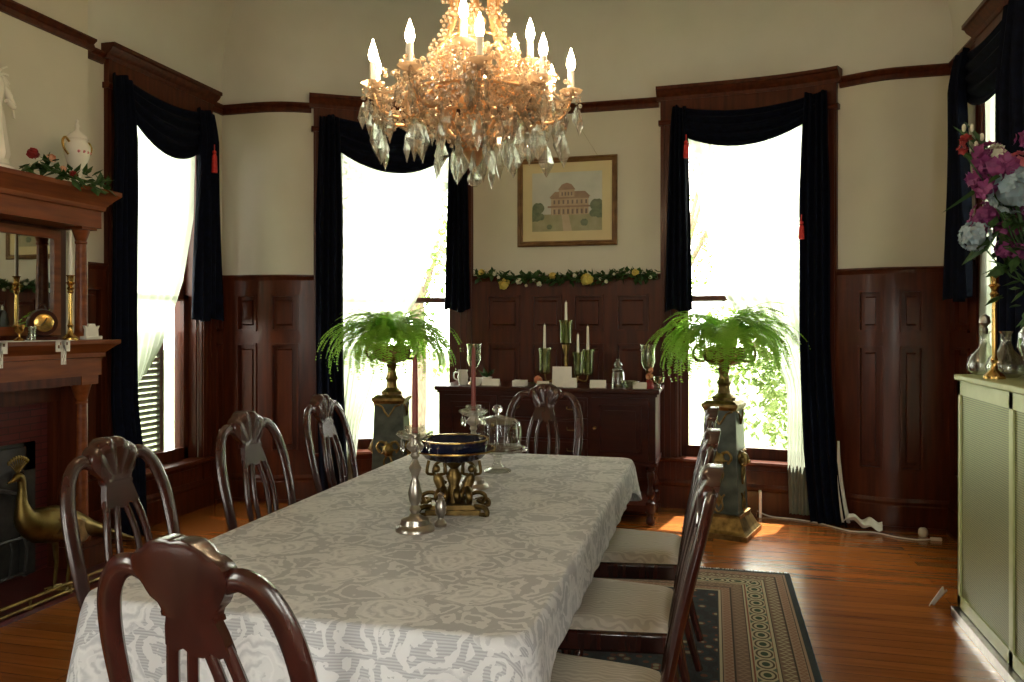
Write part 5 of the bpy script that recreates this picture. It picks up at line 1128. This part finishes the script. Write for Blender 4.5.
p = at(659, 5.93); tag(MB().lathe([(.001, 0), (.022, 0), (.010, .015), (.010, .03), (.035, .05), (.042, .085), (.038, .085), (.030, .052), (.001, .035)], n=18).build('sherbet_glass', M['thin_etched'], loc=(p.x, 5.93, SZ)), 'small footed glass at the right end of the sideboard', 'glass')
p = at(536, 5.90); rs = thing('silk_rose', 'coral silk rose lying on the sideboard behind the far chair', 'flower', (p.x, 5.98, SZ)); MB().blob((0, 0, .045), .042, 12, 12).build('bloom', M['peach'], rs, smooth=60); MB().leaf((.02, 0, .02), (1, 0, .1), (0, 0, 1), .06, .02).leaf((-.02, 0, .02), (-1, 0, .1), (0, 0, 1), .06, .02).leaf((0, -.01, .012), (-.3, -1, 0), (0, 0, 1), .05, .02).build('leaves', M['green_leaf'], rs, smooth=0)
p = at(487, 6.15); tp = thing('trailing_plant', 'small leafy sprig behind the left hurricane glass on the sideboard', 'plant', (p.x, 6.15, SZ)); MB().lathe([(.001, 0), (.035, 0), (.042, .05), (.038, .05), (.03, .02), (.001, .02)], n=16).build('pot', M['porcelain'], tp)
mb = MB(); rnd = random.Random(2)
for k in range(22): a = rnd.uniform(0, 6.28); mb.leaf((0, 0, .045), (math.cos(a), math.sin(a), rnd.uniform(.3, 1.5)), (0, 0, 1), rnd.uniform(.06, .11), .018)
mb.build('foliage', M['green_leaf'], tp, smooth=0, recalc=False)
# ================================================================== FLOOR BITS
cd = thing('extension_cord', 'white extension cord with plug lying along the back wall baseboard', 'cord', (.35, 6.30, 0))
def L_(x, y, z=.006): return Vector((x - .35, y - 6.30, z))
MB().tube(smooth_path([L_(.33, 6.38, .03), L_(.42, 6.33), L_(.60, 6.28), L_(.75, 6.20), L_(.93, 6.02), L_(1.08, 6.02), L_(1.20, 5.93), L_(1.33, 5.88), L_(1.43, 5.92)], 8), .005, 6).build('cable', M['plastic'], cd)
MB().lathe([(.001, 0), (.026, 0), (.032, .015), (.030, .04), (.02, .055), (.001, .058)], tuple(L_(1.40, 6.02, 0)), 14).build('adapter', M['plastic'], cd)
bev(MB().box(tuple(L_(1.42, 5.90, 0)), tuple(L_(1.49, 5.925, .02))).build('plug', M['plastic'], cd), .004)
bev(MB().box((-.01, -.035, 0), (.01, .035, .2)).build('power_strip', M['plastic'], smooth=0, loc=(.345, 6.30, .001)), .004)
o = bpy.data.objects['power_strip']; tag(o, 'white power strip standing against the wall beside the right pedestal', 'power strip')
cl = solid(MB().grid(lambda u, v: (-.06 * (1 - v) * (1 - .3 * u) + .05 * u, .10 * (u - .5), .02 + .10 * v * (1 - .5 * u) + .01 * math.sin(u * 9)), 8, 6).build('dust_cloth', M['lining']), .003); cl.location = (1.13, 4.53, -.005)
tag(cl, 'white cloth corner on the floor behind the radiator cover', 'cloth')
# ================================================================== CHANDELIER
CX, CY = -.98, 3.25
ch = thing('chandelier', 'lit crystal chandelier with electric candles hanging over the dining table', 'chandelier', (CX, CY, 0))
RT_ = Vector((cs, sn, 0)); FW = Vector((-sn, cs, 0))
def cw(off, dep, z): v = RT_ * off + FW * dep; return Vector((v.x, v.y, z))
MB().lathe([(.001, HC - .001), (.09, HC - .001), (.085, HC - .03), (.03, HC - .07), (.010, HC - .09), (.008, 3.05), (.03, 3.02), (.06, 2.98), (.03, 2.93), (.015, 2.90), (.02, 2.78), (.05, 2.74), (.03, 2.68), (.015, 2.6), (.03, 2.5), (.06, 2.45), (.07, 2.38), (.04, 2.32), (.02, 2.28), (.04, 2.22), (.05, 2.18), (.02, 2.13), (.006, 2.12), (.006, 2.10), (.001, 2.10)][::-1], n=20).build('stem', M['goldframe'], ch)
MB().sphere((0, 0, 2.068), .032, 14, 10).build('bottom_ball', M['crystal'], ch)
rnd = random.Random(12)
beads = MB()
_ico = bmesh.new(); bmesh.ops.create_icosphere(_ico, subdivisions=1, radius=1); IV = [v_.co.copy() for v_ in _ico.verts]; IF = [tuple(v_.index for v_ in f_.verts) for f_ in _ico.faces]; _ico.free()
def bead(p, r): beads.add([p + v_ * r for v_ in IV], IF)
def chain(a, b, sag, r=.0075):
    n = max(3, int((b - a).length * 1.15 / (r * 2.1)))
    for i in range(n + 1): t_ = i / n; p = a.lerp(b, t_); p.z -= sag * 4 * t_ * (1 - t_); bead(p, r)
def rosette(p, R=.022):
    for k in range(6): a = k * PI / 3; bead(p + RT_ * R * math.cos(a) + Vector((0, 0, R * math.sin(a))), R * .42)
    bead(p - FW * R * .4, R * .5)
arms = [(-.42, -.06, 2.46), (-.43, .10, 2.455), (-.24, -.27, 2.465), (-.03, -.27, 2.56), (.035, -.34, 2.465), (.285, -.15, 2.455), (.235, -.03, 2.56), (.41, .02, 2.45), (.17, .26, 2.60), (.34, .26, 2.46), (-.20, .33, 2.46), (.03, .40, 2.46)]
SP = None; pend = None
pm = MB(); w_p, h_p = .027, .105
pv = [(0, 0, 0)]; 
for k in range(4): a = k * PI / 2; pv.append((w_p * .55 * math.cos(a), w_p * .3 * math.sin(a), -.02))
for k in range(4): a = k * PI / 2; pv.append((w_p * math.cos(a), w_p * .45 * math.sin(a), -.060))
pv.append((0, 0, -h_p)); pf = [(0, 1 + k, 1 + (k + 1) % 4) for k in range(4)] + [(1 + k, 5 + k, 5 + (k + 1) % 4, 1 + (k + 1) % 4) for k in range(4)] + [(5 + k, 9, 5 + (k + 1) % 4) for k in range(4)]
pm.add(pv, pf); pm.add([Vector((0, 0, .014)) + v_ * .010 for v_ in IV], IF)
pend0 = pm.build('crystal_pendant', M['crystal'], ch, smooth=0); npd = [0]
def pendant(p, s=1.0):
    o = pend0 if npd[0] == 0 else pend0.copy()
    if npd[0]: C.objects.link(o); o.parent = ch
    npd[0] += 1; o.location = p - Vector((0, 0, .02)); o.scale = (s, s, s); o.rotation_euler = (rnd.uniform(-.06, .06), rnd.uniform(-.06, .06), rnd.uniform(0, 3.14)); bead(p, .006)
cups = []
for i, (off, dep, z) in enumerate(arms):
    tip = cw(off, dep, z); d = Vector((tip.x, tip.y, 0)); R = d.length; d.normalize()
    pts = smooth_path([d * .03 + Vector((0, 0, 2.40)), d * (R * .35) + Vector((0, 0, 2.47)), d * (R * .62) + Vector((0, 0, z - .13)), d * (R * .90) + Vector((0, 0, z - .12)), d * R + Vector((0, 0, z - .03))], 6)
    a_o = MB().tube(pts, [.010 - .004 * k / (len(pts) - 1) for k in range(len(pts))], 8)
    side = Vector((-d.y, d.x, 0)); c = d * (R * .55) + Vector((0, 0, z - .07)); a_o.tube([c + d * (.028 * math.cos(q_)) * (1 - q_ / 9) + Vector((0, 0, .028 * math.sin(q_) * (1 - q_ / 9))) for q_ in [k * .5 for k in range(14)]], .006, 6)
    arm = a_o.build('arm', M['goldframe'], ch)
    MB().lathe([(.006, -.035), (.012, -.025), (.040, -.012), (.050, -.002), (.046, .0), (.018, -.006), (.016, .008), (.001, .008)], tuple(tip), 18, sq=lambda a, z_: 1 + .06 * math.cos(9 * a)).build('drip_pan', M['crystal_warm'], ch)
    MB().lathe([(.001, .0), (.016, .0), (.016, .012), (.0145, .014), (.0145, .083), (.001, .084)], tuple(tip), 14).build('candle_sleeve', M['candle_white'], ch)
    MB().lathe([(.008, .084), (.015, .094), (.0195, .112), (.015, .138), (.008, .158), (.0025, .176), (.001, .180)], tuple(tip), 14).build('bulb', M['bulb'], ch, smooth=80)
    for p in pts[4::3]: rosette(p + Vector((0, 0, rnd.uniform(.01, .04))), .020); bead(p - Vector((0, 0, .02)), .009)
    for k in range(4):
        a = k * PI / 2 + i; q_ = tip + Vector((math.cos(a) * .044, math.sin(a) * .044, -.012)); 
        for b_i in range(2): bead(q_ - Vector((0, 0, .012 + b_i * .016)), .007)
        pendant(q_ - Vector((0, 0, .045)), .9 if k % 2 else 1.1)
    cups.append((math.atan2(tip.y, tip.x), tip, z, R))
low = sorted([c for c in cups if c[2] < 2.5], key=lambda c: c[0])
for i, c in enumerate(low):
    nx = low[(i + 1) % len(low)]; chain(c[1] - Vector((0, 0, .02)), nx[1] - Vector((0, 0, .02)), .09); chain(c[1] - Vector((0, 0, .02)), nx[1] - Vector((0, 0, .02)), .05, .006)
    chain(c[1] - Vector((0, 0, .02)), Vector((c[1].x * .3, c[1].y * .3, 2.62)), .06); chain(c[1] - Vector((0, 0, .04)), Vector((c[1].x * .42, c[1].y * .42, 2.28)), .05)
    m_ = (c[1] + nx[1]) * .5; m_.z = 2.34; pendant(m_, 1.35); pendant(Vector((c[1].x * .92, c[1].y * .92, 2.29)), 1.45); chain(Vector((c[1].x * .92, c[1].y * .92, 2.29)), Vector((c[1].x * .97, c[1].y * .97, 2.42)), 0, .007)
for r, z, n, s, ph in ((.25, 2.30, 13, 1.4, .1), (.16, 2.25, 9, 1.45, .4), (.07, 2.20, 4, 1.4, .2)):
    for k in range(n):
        a = ph + k * 2 * PI / n; p = Vector((r * math.cos(a), r * math.sin(a), z)); pendant(p, s * rnd.uniform(.85, 1.1))
        chain(p, Vector((r * .75 * math.cos(a), r * .75 * math.sin(a), z + .10)), .01, .007); rosette(p + Vector((0, 0, .03)), .018)
mb = MB()
for r, z, rr in ((.29, 2.40, .007), (.17, 2.33, .007), (.08, 2.24, .006), (.10, 2.66, .006)): mb.tube([(r * math.cos(k * PI / 18), r * math.sin(k * PI / 18), z) for k in range(36)], rr, 8, closed=True)
mb.build('ring', M['goldframe'], ch)['kind'] = 'stuff'
for k in range(8):
    a = k * PI / 4 + .2; d = Vector((math.cos(a), math.sin(a), 0)); pts = smooth_path([d * .03 + Vector((0, 0, 3.0)), d * .10 + Vector((0, 0, 2.95)), d * .105 + Vector((0, 0, 2.86)), d * .095 + Vector((0, 0, 2.76)), d * .13 + Vector((0, 0, 2.66)), d * .18 + Vector((0, 0, 2.56)), d * .15 + Vector((0, 0, 2.46)), d * .29 + Vector((0, 0, 2.40)), d * .17 + Vector((0, 0, 2.33)), d * .08 + Vector((0, 0, 2.24)), d * .03 + Vector((0, 0, 2.2))], 5)
    MB().tube(pts, .0085, 8).build('cage_rib', M['goldframe'], ch)
    for p in pts[::2]: bead(p + d * .015, .009)
    for p in pts[6::5]: rosette(p + d * .02, .022)
    d2 = Vector((math.cos(a + PI / 4), math.sin(a + PI / 4), 0)); 
    for (r1, z1, sg) in ((.10, 2.86, .04), (.15, 2.62, .05), (.24, 2.43, .07), (.30, 2.40, .08)): chain(d * r1 + Vector((0, 0, z1)), d2 * r1 + Vector((0, 0, z1)), sg, .0075)
    chain(d * .14 + Vector((0, 0, 2.62)), d * .06 + Vector((0, 0, 2.9)), .01, .006)
for k in range(620):
    a = rnd.uniform(0, 6.28); z = rnd.uniform(2.26, 2.60); r = (.10 + .32 * math.sin(PI * min(1, max(0, (2.62 - z) / .40)))) * rnd.uniform(.45, 1.05); bead(Vector((r * math.cos(a), r * math.sin(a), z)), rnd.uniform(.008, .014))
bo = beads.build('crystal_beads', M['crystal_warm'], ch, smooth=0); bo['kind'] = 'stuff'
print('pendants', npd[0], 'beads faces', len(beads.f))
